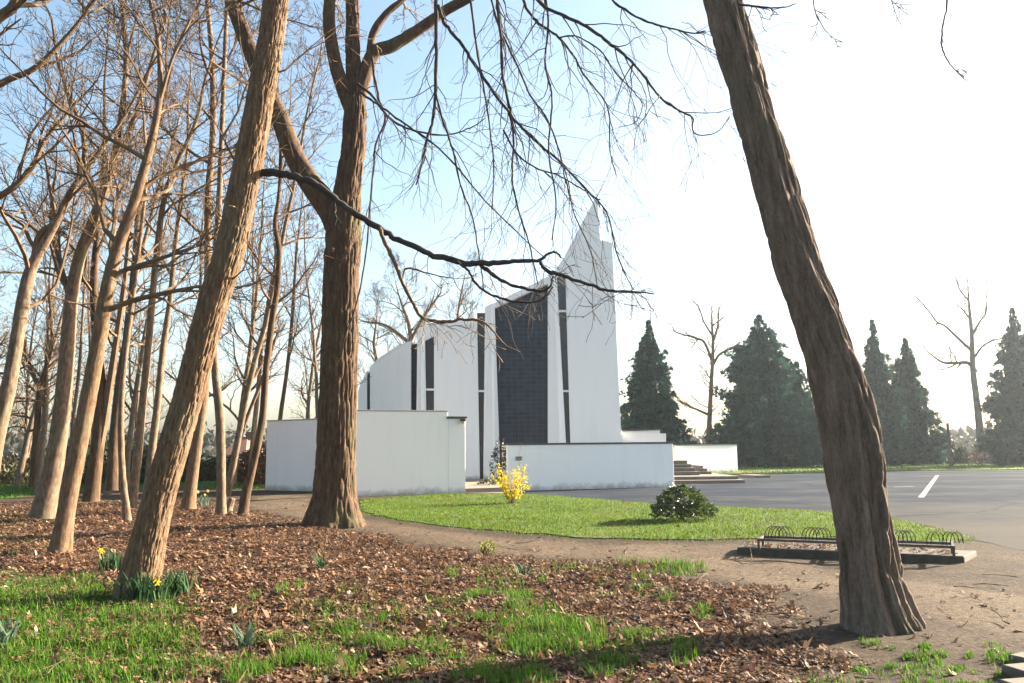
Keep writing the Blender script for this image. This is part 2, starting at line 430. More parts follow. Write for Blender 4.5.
def litter_mask(x, y):
    s = sdist(x, y, LITTER) + 1.0 * (fbm(x * 1.3, y * 1.3, 0, 3) - 0.5)
    s = np.minimum(s, 30 - np.hypot(x, y))
    return np.clip(s / 0.7 + 0.3, 0, 1)
PATCHES = [(545, 640, 62, 26, .8, .17), (410, 660, 60, 26, .5, .14), (350, 615, 60, 26, .45, .12), (500, 595, 30, 26, .5, .13), (600, 655, 60, 20, .5, .12), (330, 655, 45, 30, .4, .13),
           (680, 571, 28, 8, .9, .12), (630, 566, 25, 6, .5, .1), (560, 572, 35, 8, .25, .1), (480, 575, 18, 8, .3, .1), (250, 660, 40, 25, .3, .12), (300, 600, 30, 14, .25, .1),
           (30, 545, 45, 14, .5, .09), (15, 522, 30, 6, .6, .1), (90, 505, 35, 6, .5, .1), (165, 500, 25, 5, .3, .1), (915, 672, 50, 9, .25, .05), (1000, 660, 16, 10, .4, .06),
           (355, 522, 14, 4, .8, .14), (450, 620, 40, 20, .3, .12), (560, 610, 30, 16, .2, .1), (200, 680, 40, 14, .4, .12), (820, 680, 40, 8, .15, .05)]
_r = random.Random(4)
for _ in range(115):
    _x = _r.uniform(210, 700); _y = _r.uniform(566, 690)
    if _y < 590 and _x < 420: continue
    PATCHES.append((_x, _y, _r.uniform(5, 20) * (.4 + (_y - 540) / 120), _r.uniform(3, 9) * (.4 + (_y - 540) / 120), _r.uniform(.5, 1.2), _r.uniform(.07, .17)))
for _ in range(26):
    PATCHES.append((_r.uniform(860, 1010), _r.uniform(645, 690), _r.uniform(4, 14), _r.uniform(2, 5), .8, _r.uniform(.03, .07)))
def height(x, y):
    w = np.clip(sdist(x, y, LAWN), -9, 0) * -1
    w2 = np.clip(sdist(x, y, ASPH), -9, 0) * -1
    w = np.clip(np.minimum(w, w2) / 1.5, 0, 1) * np.clip((30 - y) / 6, 0, 1)
    mound = 0.10 * np.exp(-((x + 1.5)**2 / 10 + (y - 10)**2 / 6))
    return w * (0.11 * (fbm(x * 0.6, y * 0.6, 0, 11) - 0.5) + 0.035 * (vnoise(x * 3.1, y * 3.1, 0, 12) - 0.5)) - 0.006 * (1 - w)

# ground sheet
xs = np.concatenate([-np.geomspace(2600, 22, 26), np.arange(-21, 19.01, 0.2), np.geomspace(20, 2600, 26)])
ys = np.concatenate([[-60, -20, -8, -3, 0], np.arange(1.5, 34.01, 0.2), np.geomspace(35, 3000, 32)])
X, Y = np.meshgrid(xs, ys)
Z = height(X, Y)
me = bpy.data.meshes.new('ground')
nx, ny = len(xs), len(ys)
i = np.arange(ny - 1)[:, None] * nx; j = np.arange(nx - 1)[None]
quads = np.stack([i + j, i + j + 1, i + nx + j + 1, i + nx + j], -1).reshape(-1, 4)
me.from_pydata(np.stack([X, Y, Z], -1).reshape(-1, 3).tolist(), [], quads.tolist())
lm = litter_mask(X, Y)
gm = np.clip(sdist(X, Y, GRASS_L) / 0.6 + 0.4, 0, 1) * 0.75
gm = np.maximum(gm, np.clip(sdist(X, Y, GREEN_BACK) / 1.0 + 0.4, 0, 1) * 0.8)
gm = np.maximum(gm, np.clip((Y - 36) / 6, 0, 1) * 0.55)
lm = np.maximum(lm * (1 - np.clip(gm, 0, 0.6)), 0.62 * np.clip((-X - 6) / 4, 0, 1) * np.clip((Y - 18) / 8, 0, 1) * np.clip((60 - Y) / 10, 0, 1) * (1 - gm))
pm = np.clip(sdist(X, Y, PATH) / 0.8 + 0.5, 0, 1) * 0.62 * np.clip((X + 16) / 3, 0, 1)
at = me.color_attributes.new('zones', 'FLOAT_COLOR', 'POINT')
at.data.foreach_set('color', np.stack([lm * 0.8, gm, pm, np.ones_like(lm)], -1).ravel().astype(np.float32))
me.polygons.foreach_set('use_smooth', np.ones(len(me.polygons), bool))
me.materials.append(M['ground'])
o = bpy.data.objects.new('ground', me); COL.objects.link(o); tag(o, kind='structure')

def densify(poly, step=0.4, jit=0.05, seed=1):
    out = []; r = random.Random(seed)
    for k in range(len(poly)):
        a = np.array(poly[k - 1]); b = np.array(poly[k]); n = max(1, int(np.hypot(*(b - a)) / step))
        n = min(n, 60)
        for q in range(n):
            p = a + (b - a) * q / n
            out.append((p[0] + r.uniform(-jit, jit), p[1] + r.uniform(-jit, jit)))
    return out
def sheet(name, poly, z, mat, jit=0.05, skirt=0.06):
    p = densify(poly, 0.4, jit)
    mb = MB(); mb.prism([(x, y, z) for x, y in p], (0, 0, -skirt))
    return tag(mb.build(name, mat), kind='structure')
sheet('lawn', LAWN, 0.014, 'turf', 0.12, 0.06)
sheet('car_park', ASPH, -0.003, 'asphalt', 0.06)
sheet('grass_verge', VERGE, 0.05, 'turf', 0.05, 0.08)
sheet('paving', gp([(462, 493.5), (508, 493.5), (500, 478.3), (466, 478.3)]), 0.012, 'paving', 0.0)
mb = MB()
for a, b2, w in (((921, 497.5), (937.5, 475.2), 0.085),):
    p0 = G(*a); p1 = G(*b2); dv = (p1 - p0)[:2]; nrm = np.array([-dv[1], dv[0]]) / np.hypot(*dv)
    q = [np.array([*(p0[:2] + nrm * w), 0.002]), np.array([*(p0[:2] - nrm * w), 0.002]), np.array([*(p1[:2] - nrm * w), 0.002]), np.array([*(p1[:2] + nrm * w), 0.002])]
    mb.add(q, [(0, 1, 2, 3)])
tag(mb.build('road_marking', 'paint'), kind='structure')
mb = MB()
p0 = G(895, 487); p1 = G(915, 486.5)
mb.add([(*p0[:2], .002), (*p1[:2], .002), (p1[0], p1[1] + .18, .002), (p0[0], p0[1] + .18, .002)], [(0, 1, 2, 3)])
tag(mb.build('road_marking', 'paint'), kind='structure')

# ------------------------------------------------------------------ church
CH = 43.0
church = empty('church', (P(500, 478, CH)[0], CH, 0), 'white modern church with dark slit windows, navy tiled panel and rising sail-like spire', 'church')
def pxd(lst, d=CH):
    return [P(a[0], a[1], a[2] if len(a) > 2 else d) for a in lst]
def panel(name, lst, mat, d=CH, thick=7.0, parent=church):
    mb = MB(); mb.prism(pxd(lst, d), (0, thick, 0))
    return mb.build(name, mat, parent)
panel('wall_panel', [(358, 480, 48), (358, 392, 48), (360.5, 383, 47.8), (367, 371, 47.2), (367, 480, 47.2)], 'white')
w = panel('window', [(367, 480, 47.45), (367, 376, 47.45), (370, 371.5, 47.15), (370, 480, 47.15)], 'glass_dark')
panel('wall_panel', [(370, 480, 46.9), (370, 367, 46.9), (380, 357, 46), (395, 347.5, 44.6), (403, 343.5, 44), (411, 341, 43.4), (411, 480, 43.4)], 'white')
panel('window', [(411, 480, 43.7), (411, 345, 43.7), (417.5, 343.5, 43.4), (417.5, 480, 43.4)], 'glass_dark')
def pier(pl, cr, pr, crease_d):
    """a fin, wedge-shaped in plan, standing further out at its foot"""
    (tl, bl), (tc, bc), (tr, br) = pl, cr, pr
    t = [P(*tl, CH - .05), P(*tc, crease_d[0]), P(*tr, CH - .05)]; b = [P(*bl, CH - .05), P(*bc, crease_d[1]), P(*br, CH - .05)]
    tb = [p + np.array([0, 6.9, 0]) for p in (t[0], t[2])]; bb = [p + np.array([0, 6.9, 0]) for p in (b[0], b[2])]
    mb = MB()
    v = [b[0], b[1], b[2], bb[1], bb[0], t[0], t[1], t[2], tb[1], tb[0]]
    mb.add(v, [(0, 1, 6, 5), (1, 2, 7, 6), (2, 3, 8, 7), (3, 4, 9, 8), (4, 0, 5, 9), (5, 6, 7, 8, 9), (4, 3, 2, 1, 0)])
    return mb.build('pier', 'white', church)
pier(((417.5, 329), (415.5, 480)), ((421, 327), (421, 480)), ((424.5, 326), (427, 480)), (CH - .1, CH - .5))
w = panel('window', [(424.5, 480), (424.5, 341), (434, 336), (434, 480)], 'glass_dark', CH + .2)
panel('glazing_bar', [(424.5, 390.5), (424.5, 388.5), (434, 388.5), (434, 390.5)], 'white', CH + .1, .12, w)
panel('lintel', [(424.5, 341), (424.5, 326), (434, 323.5), (434, 336)], 'white', CH + .03, 6.8)
panel('wall_panel', [(434, 480), (434, 322.5), (455, 320.5), (477, 319), (479.8, 480)], 'white')
w = panel('window', [(479.8, 480), (477, 313), (485, 313), (483.2, 480)], 'glass_dark', CH + .25)
panel('glazing_bar', [(478, 392), (478, 390), (484.2, 390), (484.2, 392)], 'white', CH + .12, .12, w)
pier(((485, 307), (483.2, 480)), ((491, 304), (494, 480)), ((494.5, 303), (500.5, 480)), (CH - .12, CH - .6))
panel('tiled_panel', [(500.5, 480), (494.5, 308.5), (548, 284), (548, 480)], 'tiles', CH + .35, 6.5)
panel('roof_edge', [(494.5, 308), (494.5, 303), (548, 276.5), (548, 283.5)], 'white', CH - .02, 6.8)
pier(((548, 276.5), (548, 480)), ((553.5, 272), (561, 480)), ((556.5, 270), (568, 480)), (CH - .12, CH - .55))
w = panel('window', [(568, 480), (556.5, 277), (565, 277), (571.5, 480)], 'glass_dark', CH + .25)
for yb, xa, xb in ((311, 558, 566.5), (391, 562.8, 568.8)):
    panel('glazing_bar', [(xa, yb + 1), (xa, yb - 1), (xb, yb - 1), (xb, yb + 1)], 'white', CH + .12, .12, w)
panel('lintel', [(556.5, 276.5), (556.5, 268), (565, 256), (565, 276.5)], 'white', CH + .04, 6.6)
panel('wall_panel', [(571.5, 480), (565, 255), (572, 242), (580, 226.5), (590, 208), (597, 196), (600, 239.5), (612, 243), (621.5, 440), (623, 480)], 'white', CH, 5.5)
mb = MB(); mb.tube([P(594, 204, CH + 2), P(600, 192, CH + 2), P(608, 178, CH + 2)], [.12, .09, .03], 6); mb.build('spire_rod', 'white', church)
mb = MB(); mb.tube([P(601, 205, CH + 1.5), P(601.5, 240, CH + 1.5)], [.05, .05], 5); mb.build('mast', 'white', church)
an = panel('annex', [(622, 480), (622, 431), (660, 429.5), (660, 433.5), (666, 433.3), (666, 480)], 'white', CH + .6, 5)
panel('coping', [(622, 431.3), (622, 430), (661, 428.5), (661, 430)], 'coping_dark', CH + .5, 5.2, an)

# ------------------------------------------------------------------ free-standing walls
def wall(name, label, a, b, h, t, mat, cop, cop_h=0.06, over=0.03, group='white walls round the forecourt', zb=-0.05):
    a = np.array(a[:2]); b = np.array(b[:2]); dv = (b - a) / np.hypot(*(b - a)); n = np.array([-dv[1], dv[0]])
    if n[1] < 0: n = -n
    root = empty(name, (*a, 0), label, 'wall', group)
    mb = MB()
    f = [np.array([*a, zb]), np.array([*b, zb]), np.array([*b, h]), np.array([*a, h])]
    mb.prism(f, (*(n * t), 0)); bevel(mb.build('wall_body', mat, root), 0.015)
    if cop:
        a2 = a - dv * over - n * over; b2 = b + dv * over - n * over
        mb = MB(); mb.prism([np.array([*a2, h + .002]), np.array([*b2, h + .002]), np.array([*b2, h + cop_h]), np.array([*a2, h + cop_h])], (*(n * (t + 2 * over)), 0))
        bevel(mb.build('coping', cop, root), 0.008)
    return root, a, b, dv, n
gl = lambda px, py, d: P(px, py, d)
# taller garden wall right of the forked trunk
A_ = P(344, 494, 28.0); B_ = P(448, 492, 29.5)
wall('garden_wall', 'tall grey-white garden wall with pale coping right of the forked trunk', A_, B_, 2.97, 0.25, 'white_garden', 'coping_grey', 0.05, 0.02)
C_ = P(465.5, 491.5, 29.75)
rt, a, b, dv, n = wall('garden_wall', 'short lower end of the garden wall under a projecting black slab', B_ + (C_ - B_) * 0.004, C_, 2.72, 0.245, 'white_garden', None)
mb = MB()
p = B_[:2] - dv * 0.05 - n * 0.05; q = C_[:2] + dv * 0.06 - n * 0.05
mb.prism([(*p, 2.725), (*q, 2.725), (*q, 2.80), (*p, 2.80)], (*(n * 0.4), 0)); bevel(mb.build('black_slab', 'coping_dark', rt), 0.006)
lp = C_[:2] - dv * 0.12 - n * 0.10
lt = empty('wall_lamp', (*lp, 2.62), 'small black and white lamp under the black slab at the wall end', 'lamp')
mb = MB(); mb.box((*lp, 2.66), (0.22, 0.19, 0.09)); bevel(mb.build('housing', 'coping_dark', lt), .02)
mb = MB(); mb.tube([(*lp, 2.61), (*lp, 2.57), (*lp, 2.53)], [.09, .085, .04], 12); mb.build('lamp_shade', 'lamp', lt, True)
wall('garden_wall', 'grey-white wall section seen left of the forked trunk, its left end free', P(265, 489, 33.5), P(356, 492, 31.0), 2.83, 0.25, 'white_garden', 'coping_grey', 0.05, 0.02)
# low forecourt wall
D_ = P(508.5, 490, 30.7); E_ = P(674.5, 486, 32.6)
rt, a, b, dv, n = wall('forecourt_wall', 'low bluish-white wall with black coping in front of the navy panel', D_, E_, 1.73, 0.3, 'white', 'coping_dark', 0.07, 0.03)
pl = D_[:2] + dv * 0.42 - n * 0.02
pq = empty('plaque', (*pl, 1.2), 'small grey plaque on the low white wall above the yellow bush', 'plaque')
mb = MB(); mb.box((*pl, 1.22), (0.26, 0.03, 0.16), math.atan2(dv[1], dv[0])); bevel(mb.build('plate', 'plaque', pq), .005)
mb = MB(); mb.box((pl[0] - n[0] * .018, pl[1] - n[1] * .018, 1.255), (0.2, 0.006, 0.035), math.atan2(dv[1], dv[0])); mb.box((pl[0] - n[0] * .018, pl[1] - n[1] * .018, 1.19), (0.2, 0.006, 0.03), math.atan2(dv[1], dv[0])); mb.build('raised_band', 'coping_dark', pq)
wall('return_wall', 'narrow cream wall end turning back behind the yellow bush', P(508.3, 488, 30.78), P(502, 484, 33.4), 1.725, 0.2, 'cream', 'coping_dark', 0.06, 0.02)
wall('boundary_wall', 'far low white wall right of the entrance steps', P(664, 472, 47.0), P(738, 472, 49.8), 1.66, 0.3, 'white', 'coping_dark', 0.05, 0.03)

# steps
st = empty('entrance_steps', (P(700, 480, 36)[0], 36, 0), 'broad stone entrance steps between the two low white walls', 'steps')
def stepbox(name, x0, x1, d0, d1, z0, z1):
    a = P(x0, 480, d0); b = P(x1, 480, d0)
    mb = MB(); mb.prism([(a[0], d0, z0), (b[0], d0, z0), (b[0], d0, z1), (a[0], d0, z1)], (0, d1 - d0, 0))
    return bevel(mb.build(name, 'step_stone', st), 0.012)
stepbox('step', 660, 745, 35.2, 43.8, -0.05, 0.14)
stepbox('step', 660, 739, 35.9, 43.7, 0.141, 0.28)
for k in range(4):
    stepbox('stair_tread', 650, 700 + 0 - 4.0 * k, 37.6 + 0.42 * k, 43.0, 0.281 + 0.165 * k, 0.281 + 0.165 * (k + 1) - .001)
    if k < 3: stepbox('stair_side', 701 + 0, 712 - 4.2 * k, 38.8 + 0.3 * k, 41.5, 0.281 + .13 * k, 0.28 + .13 * (k + 1))
pb = P(677.5, 460, 38.0)
bl = empty('stone_pillar', (pb[0], 39.6, 0.9), 'short sunlit cream pillar at the top of the steps beside the wall end', 'pillar')
mb = MB(); mb.box((pb[0], 39.6, 1.15), (0.32, 0.4, 0.95), 0.5); bevel(mb.build('shaft', 'cream', bl), .02)
mb = MB(); mb.box((pb[0], 39.6, 1.66), (0.38, 0.46, 0.06), 0.5); bevel(mb.build('cap', 'coping_grey', bl), .01)
# kerb end right of the steps
kb = G(754, 477.5)
o = MB(); o.box((kb[0], kb[1], 0.05), (0.9, 1.6, 0.18), 0.3); tag(bevel(o.build('kerb_stone', 'step_stone', origin=(kb[0], kb[1], 0)), .02), 'pale kerb stone at the right foot of the entrance steps', 'kerb')

# ------------------------------------------------------------------ bike rack on its slab
pa = G(737, 547.2, .085); pbk = G(964, 556.3, .085)
u = (pbk - pa)[:2]; u /= np.hypot(*u); v = np.array([-u[1], u[0]])
wdt = 0.72
L_ = np.hypot(*(pbk - pa)[:2])
plinth = empty('concrete_plinth', (*pa[:2], 0), 'long low concrete plinth under the bicycle rack behind the right leaning trunk', 'plinth')
mb = MB()
q0 = pa[:2]; q1 = pa[:2] + u * L_; q2 = q1 + v * wdt + u * 0.22; q3 = q0 + v * wdt
mb.prism([(*q0, .085), (*q1, .085), (*q2, .085), (*q3, .085)], (0, 0, -.2)); bevel(mb.build('slab', 'concrete', plinth), .018)
ra = G(757, 539.5, .22); rb = G(955, 547.2, .22)
ru = (rb - ra)[:2]; RL = np.hypot(*ru); ru /= RL; rv = np.array([-ru[1], ru[0]])
def R3(s, t, z): return np.array([*(ra[:2] + ru * s + rv * t), z])
rw = 0.44
def rack(s0, s1, groups, label):
    rk = empty('bicycle_rack', R3(s0, 0, .085), label, 'bicycle rack', 'bicycle racks on the concrete plinth')
    for t in (0.0, rw):
        mb = MB(); c = (R3(s0, t, .22) + R3(s1, t, .22)) / 2
        mb.box(c, (s1 - s0, .035, .035), math.atan2(ru[1], ru[0])); mb.build('rail', 'steel', rk)
    for s in (s0 + .02, s1 - .02):
        mb = MB(); mb.box((R3(s, 0, .222) + R3(s, rw, .222)) / 2, (.035, rw - .036, .032), math.atan2(ru[1], ru[0])); mb.build('cross_bar', 'steel', rk)
        for t in (0.02, rw - .02):
            mb = MB(); mb.box(R3(s, t, .145), (.035, .035, .125), math.atan2(ru[1], ru[0])); mb.build('leg', 'steel', rk)
    for g, cnt_ in groups:
        for k in range(cnt_):
            s = g + (k - (cnt_ - 1) / 2) * .05
            th = np.linspace(0, math.pi, 13)
            mb = MB(); mb.tube([R3(s + .085 * -math.cos(t), rw / 2 - .17 * math.cos(t),   .235 + .165 * math.sin(t)**.8) for t in th], [.0065] * 13, 6)
            mb.build('hoop', 'steel_dark', rk, True)
sx_ = lambda px: (px - 757) / (954 - 757) * RL
mid = RL * 0.49
rack(0.0, mid - .03, [(sx_(779), 5), (sx_(819), 5)], 'left low steel bicycle rack with arched hoops, nearer the bush on the lawn')
rack(mid + .03, RL, [(sx_(906), 4), (sx_(937), 2), (sx_(953), 3)], 'right low steel bicycle rack with arched hoops, at the car park end of the plinth')
# paving slabs at the lower right corner
for k, (px, py, rz, sx, sy) in enumerate(((1036, 664, .5, .32, .22), (1040, 677, .25, .45, .2), (1044, 695, .2, .5, .2))):
    g = G(px, py)
    mb = MB(); mb.box((g[0], g[1], .02 + .012 * k), (sx, sy, .09), rz)
    tag(bevel(mb.build('paving_slab', 'slab', origin=(g[0], g[1], 0)), .015), ['small tilted paving stone at the right frame edge, farthest of the stones', 'middle paving stone of the broken edging in the lower right corner', 'nearest paving stone of the broken edging in the lower right corner'][k], 'paving stone', 'edging stones in the corner')

# ------------------------------------------------------------------ trees
def smooth_path(pts, per=6):
    """Catmull-Rom through points (n,k)"""
    p = np.asarray(pts, float)
    q = np.concatenate([[2 * p[0] - p[1]], p, [2 * p[-1] - p[-2]]])
    out = []
    for i in range(1, len(q) - 2):
        for t in np.arange(per) / per:
            a, b, c, d = q[i - 1], q[i], q[i + 1], q[i + 2]
            out.append(0.5 * ((2 * b) + (c - a) * t + (2 * a - 5 * b + 4 * c - d) * t * t + (3 * b - a - 3 * c + d) * t**3))
    out.append(q[-2])
    return np.array(out)
def nrm(v): return v / (np.linalg.norm(v) + 1e-9)

def grow(mb, p, d, L, r, lvl, rd, trop=0.12, wander=0.16, nch=(7, 6, 5), ang=(0.5, 1.0), sag=0.0, rmin=0.004, ratio=(.35, .62)):
    n = max(4, min(9, int(L / 0.25) + 3))
    pts = [np.array(p, float)]; d = nrm(np.array(d, float)); ds = [d]
    for k in range(n - 1):
        d = nrm(d + rd.normal(0, wander, 3) + np.array([0, 0, trop - sag * (k / n)]))
        pts.append(pts[-1] + d * L / (n - 1)); ds.append(d)
    t = np.linspace(0, 1, n)
    rad = np.maximum(r * (1 - 0.78 * t), rmin)
    mb.tube(pts, rad, 6 if r > .03 else (4 if r > .012 else 3))
    if lvl <= 0: return
    m = nch[len(nch) - lvl] if lvl <= len(nch) else nch[0]
    for k in range(m):
        tt = 0.18 + 0.82 * (k + rd.uniform(0, 1)) / m
        f = tt * (n - 1); i0 = min(int(f), n - 2); q = pts[i0] + (pts[i0 + 1] - pts[i0]) * (f - i0)
        dd = ds[i0]; a = rd.uniform(*ang)
        pr = nrm(np.cross(dd, rd.normal(0, 1, 3)))
        grow(mb, q, dd * math.cos(a) + pr * math.sin(a), L * rd.uniform(*ratio) * (1.15 - 0.5 * tt), max(rad[i0] * 0.6, rmin), lvl - 1, rd, trop, wander * 1.15, nch, ang, sag, rmin, ratio)

def trunk_mesh(mb, pts, rad, nt=48, ds=0.05, flare=0.5, fl_h=0.35, furrow=0.012, freq=14, aniso=0.12, flute=0.0, seed=0, z_ground=None):
    """a trunk with real furrows: closed tube whose surface is displaced by ridged noise"""
    pts = np.asarray(pts, float); rad = np.asarray(rad, float)
    seg = np.r_[0, np.cumsum(np.linalg.norm(np.diff(pts, axis=0), axis=1))]
    n = max(4, int(seg[-1] / ds)); s = np.linspace(0, seg[-1], n)
    c = np.stack([np.interp(s, seg, pts[:, k]) for k in range(3)], -1); R = np.interp(s, seg, rad)
    for _ in range(2): c[1:-1] = (c[:-2] + 2 * c[1:-1] + c[2:]) / 4
    t = np.gradient(c, axis=0); t /= np.linalg.norm(t, axis=1, keepdims=True)
    a = np.cross(t, [0, 1.0, 0]); a /= np.linalg.norm(a, axis=1, keepdims=True) + 1e-9; b = np.cross(t, a)
    th = np.arange(nt) * 2 * math.pi / nt
    TH, S = np.meshgrid(th, s); RR = R[:, None]
    cx, sy = np.cos(TH) * RR, np.sin(TH) * RR
    wob = vnoise(cx * 4, sy * 4, S * 1.2, seed) * 0.5
    f1 = 1 - np.abs(2 * vnoise(cx * freq + wob, sy * freq + wob, S * freq * aniso, seed + 1) - 1)
    f2 = 1 - np.abs(2 * vnoise(cx * freq * 2.1, sy * freq * 2.1, S * freq * aniso * 2.4, seed + 2) - 1)
    disp = -furrow * 1.25 * np.clip(f1, 0, 1)**4.5 - furrow * 0.6 * f2**4
    big = (vnoise(cx * 3.0, sy * 3.0, S * 0.6, seed + 5) - 0.5) * 0.07 * RR
    r = RR + disp + big
    if flute > 0:
        tw = TH + 0.18 * S + 0.25 * np.sin(S * 1.7 + 1)
        fx, fy = np.cos(tw), np.sin(tw)
        fl = vnoise(fx * 2.6, fy * 2.6, S * 0.55, seed + 8) - 0.5 + 0.6 * (vnoise(fx * 6.5, fy * 6.5, S * 0.9, seed + 9) - 0.5)
        fl2 = 1 - np.abs(2 * vnoise(fx * 4.2, fy * 4.2, S * 0.7, seed + 10) - 1)
        k = 0.35 + 1.3 * np.exp(-S / 1.1)
        r = r + flute * fl * k * 1.5 - flute * 0.55 * fl2**3 * k
    if flare > 0:
        zb = c[:, 2] - (c[0, 2] if z_ground is None else z_ground)
        e = np.exp(-np.clip(zb, 0, None) / fl_h)[:, None]
        lob = 0.55 + 0.9 * vnoise(np.cos(TH) * 2.2 + 9, np.sin(TH) * 2.2, zb[:, None] * .5, seed + 4)
        r = r + RR * flare * e * lob
    v = c[:, None] + r[..., None] * (a[:, None] * np.cos(TH)[..., None] + b[:, None] * np.sin(TH)[..., None])
    i = np.arange(n - 1)[:, None] * nt; j = np.arange(nt)[None]; j2 = (j + 1) % nt
    q = np.stack([i + j, i + j2, i + nt + j2, i + nt + j], -1).reshape(-1, 4) + mb.nv
    mb.f.setdefault(4, []).append(q); mb.f.setdefault(nt, []).append((mb.nv + (n - 1) * nt + np.arange(nt))[None])
    mb.v.append(v.reshape(-1, 3)); mb.nv += n * nt; mb.tint.append(np.full((n * nt, 3), .3))
    return c, R, t

def px_path(lst, d):
    """[(px,py,width_px[,depth])] -> smoothed centre line and radii"""
    pts = np.array([np.r_[P(a[0], a[1], a[3] if len(a) > 3 else d), a[2] * (a[3] if len(a) > 3 else d) / F_PX / 2 / math.hypot(1, (a[0] - CX) / F_PX)] for a in lst])
    s = smooth_path(pts)
    return s[:, :3], np.maximum(s[:, 3], 0.003)
def extend(c, r, L, lean=0.25, seed=0, end=0.2):
    rd = np.random.default_rng(seed)
    d = nrm(c[-1] - c[-4]); pts = list(c); rr = list(r); n = max(3, int(L / 0.5))
    for k in range(n):
        d = nrm(d + np.array([0, 0, lean / 4]) + rd.normal(0, .05, 3)); pts.append(pts[-1] + d * L / n); rr.append(r[-1] * (1 - (1 - end) * (k + 1) / n))
    return np.array(pts), np.array(rr)

def wood_tree(label, path, d, ext=5, nlimb=16, seed=0, mat='bark_wood', first=0.35, nch=(7, 6, 5), LL=(1.6, 3.2), furrow=.006, flare=.35, detail=24, group='bare trees of the wood on the left', extra=(), name='bare_tree', sink=0.12, ang=(.5, .95), lvl=3, thin=.78):
    rd = np.random.default_rng(seed + 100)
    c, r = px_path(path, d); r = r * thin
    c[0] = c[0] + np.array([0, 0, -sink])
    c, r = extend(c, r, ext, seed=seed)
    root = empty(name, (c[0][0], c[0][1], 0), label, 'tree', group)
    mb = MB(); cc, R, t = trunk_mesh(mb, c, r, detail, 0.08, flare, .3, furrow, 12, .2, seed=seed, z_ground=0)
    mb.build('trunk', mat, root, True)
    cr = MB()
    n = len(cc)
    for k in range(nlimb):
        tt = first + (1 - first) * (k + rd.uniform(0, 1)) / nlimb
        i = min(int(tt * (n - 1)), n - 1)
        az = rd.uniform(0, 2 * math.pi); el = rd.uniform(.35, .95)
        dd = np.array([math.cos(az) * math.cos(el), math.sin(az) * math.cos(el), math.sin(el)])
        grow(cr, cc[i], dd, rd.uniform(*LL) * (1.15 - .55 * tt), min(R[i] * .5, .05), lvl, rd, .10, .17, nch, ang)
    for k in range(3):
        grow(cr, cc[-1], nrm(t[-1] + rd.normal(0, .3, 3)), rd.uniform(1.2, 2), R[-1] * .8, lvl, rd, .08, .15, nch, ang)
    for e in extra:
        c2, r2 = px_path(e, d)
        cr.tube(c2, r2, 8)
        for k in range(5):
            i = int(len(c2) * (.35 + .6 * rd.uniform())); i = min(i, len(c2) - 2)
            dd = nrm(nrm(c2[i + 1] - c2[i]) + rd.normal(0, .55, 3))
            grow(cr, c2[i], dd, rd.uniform(1.2, 2.6), r2[i] * .6, 2, rd, .05, .15, (5, 4), ang)
        grow(cr, c2[-1], nrm(c2[-1] - c2[-2]), rd.uniform(.8, 1.6), r2[-1], 2, rd, .05, .17, (6, 5), ang)
    cr.build('crown', 'twig', root)
    return root

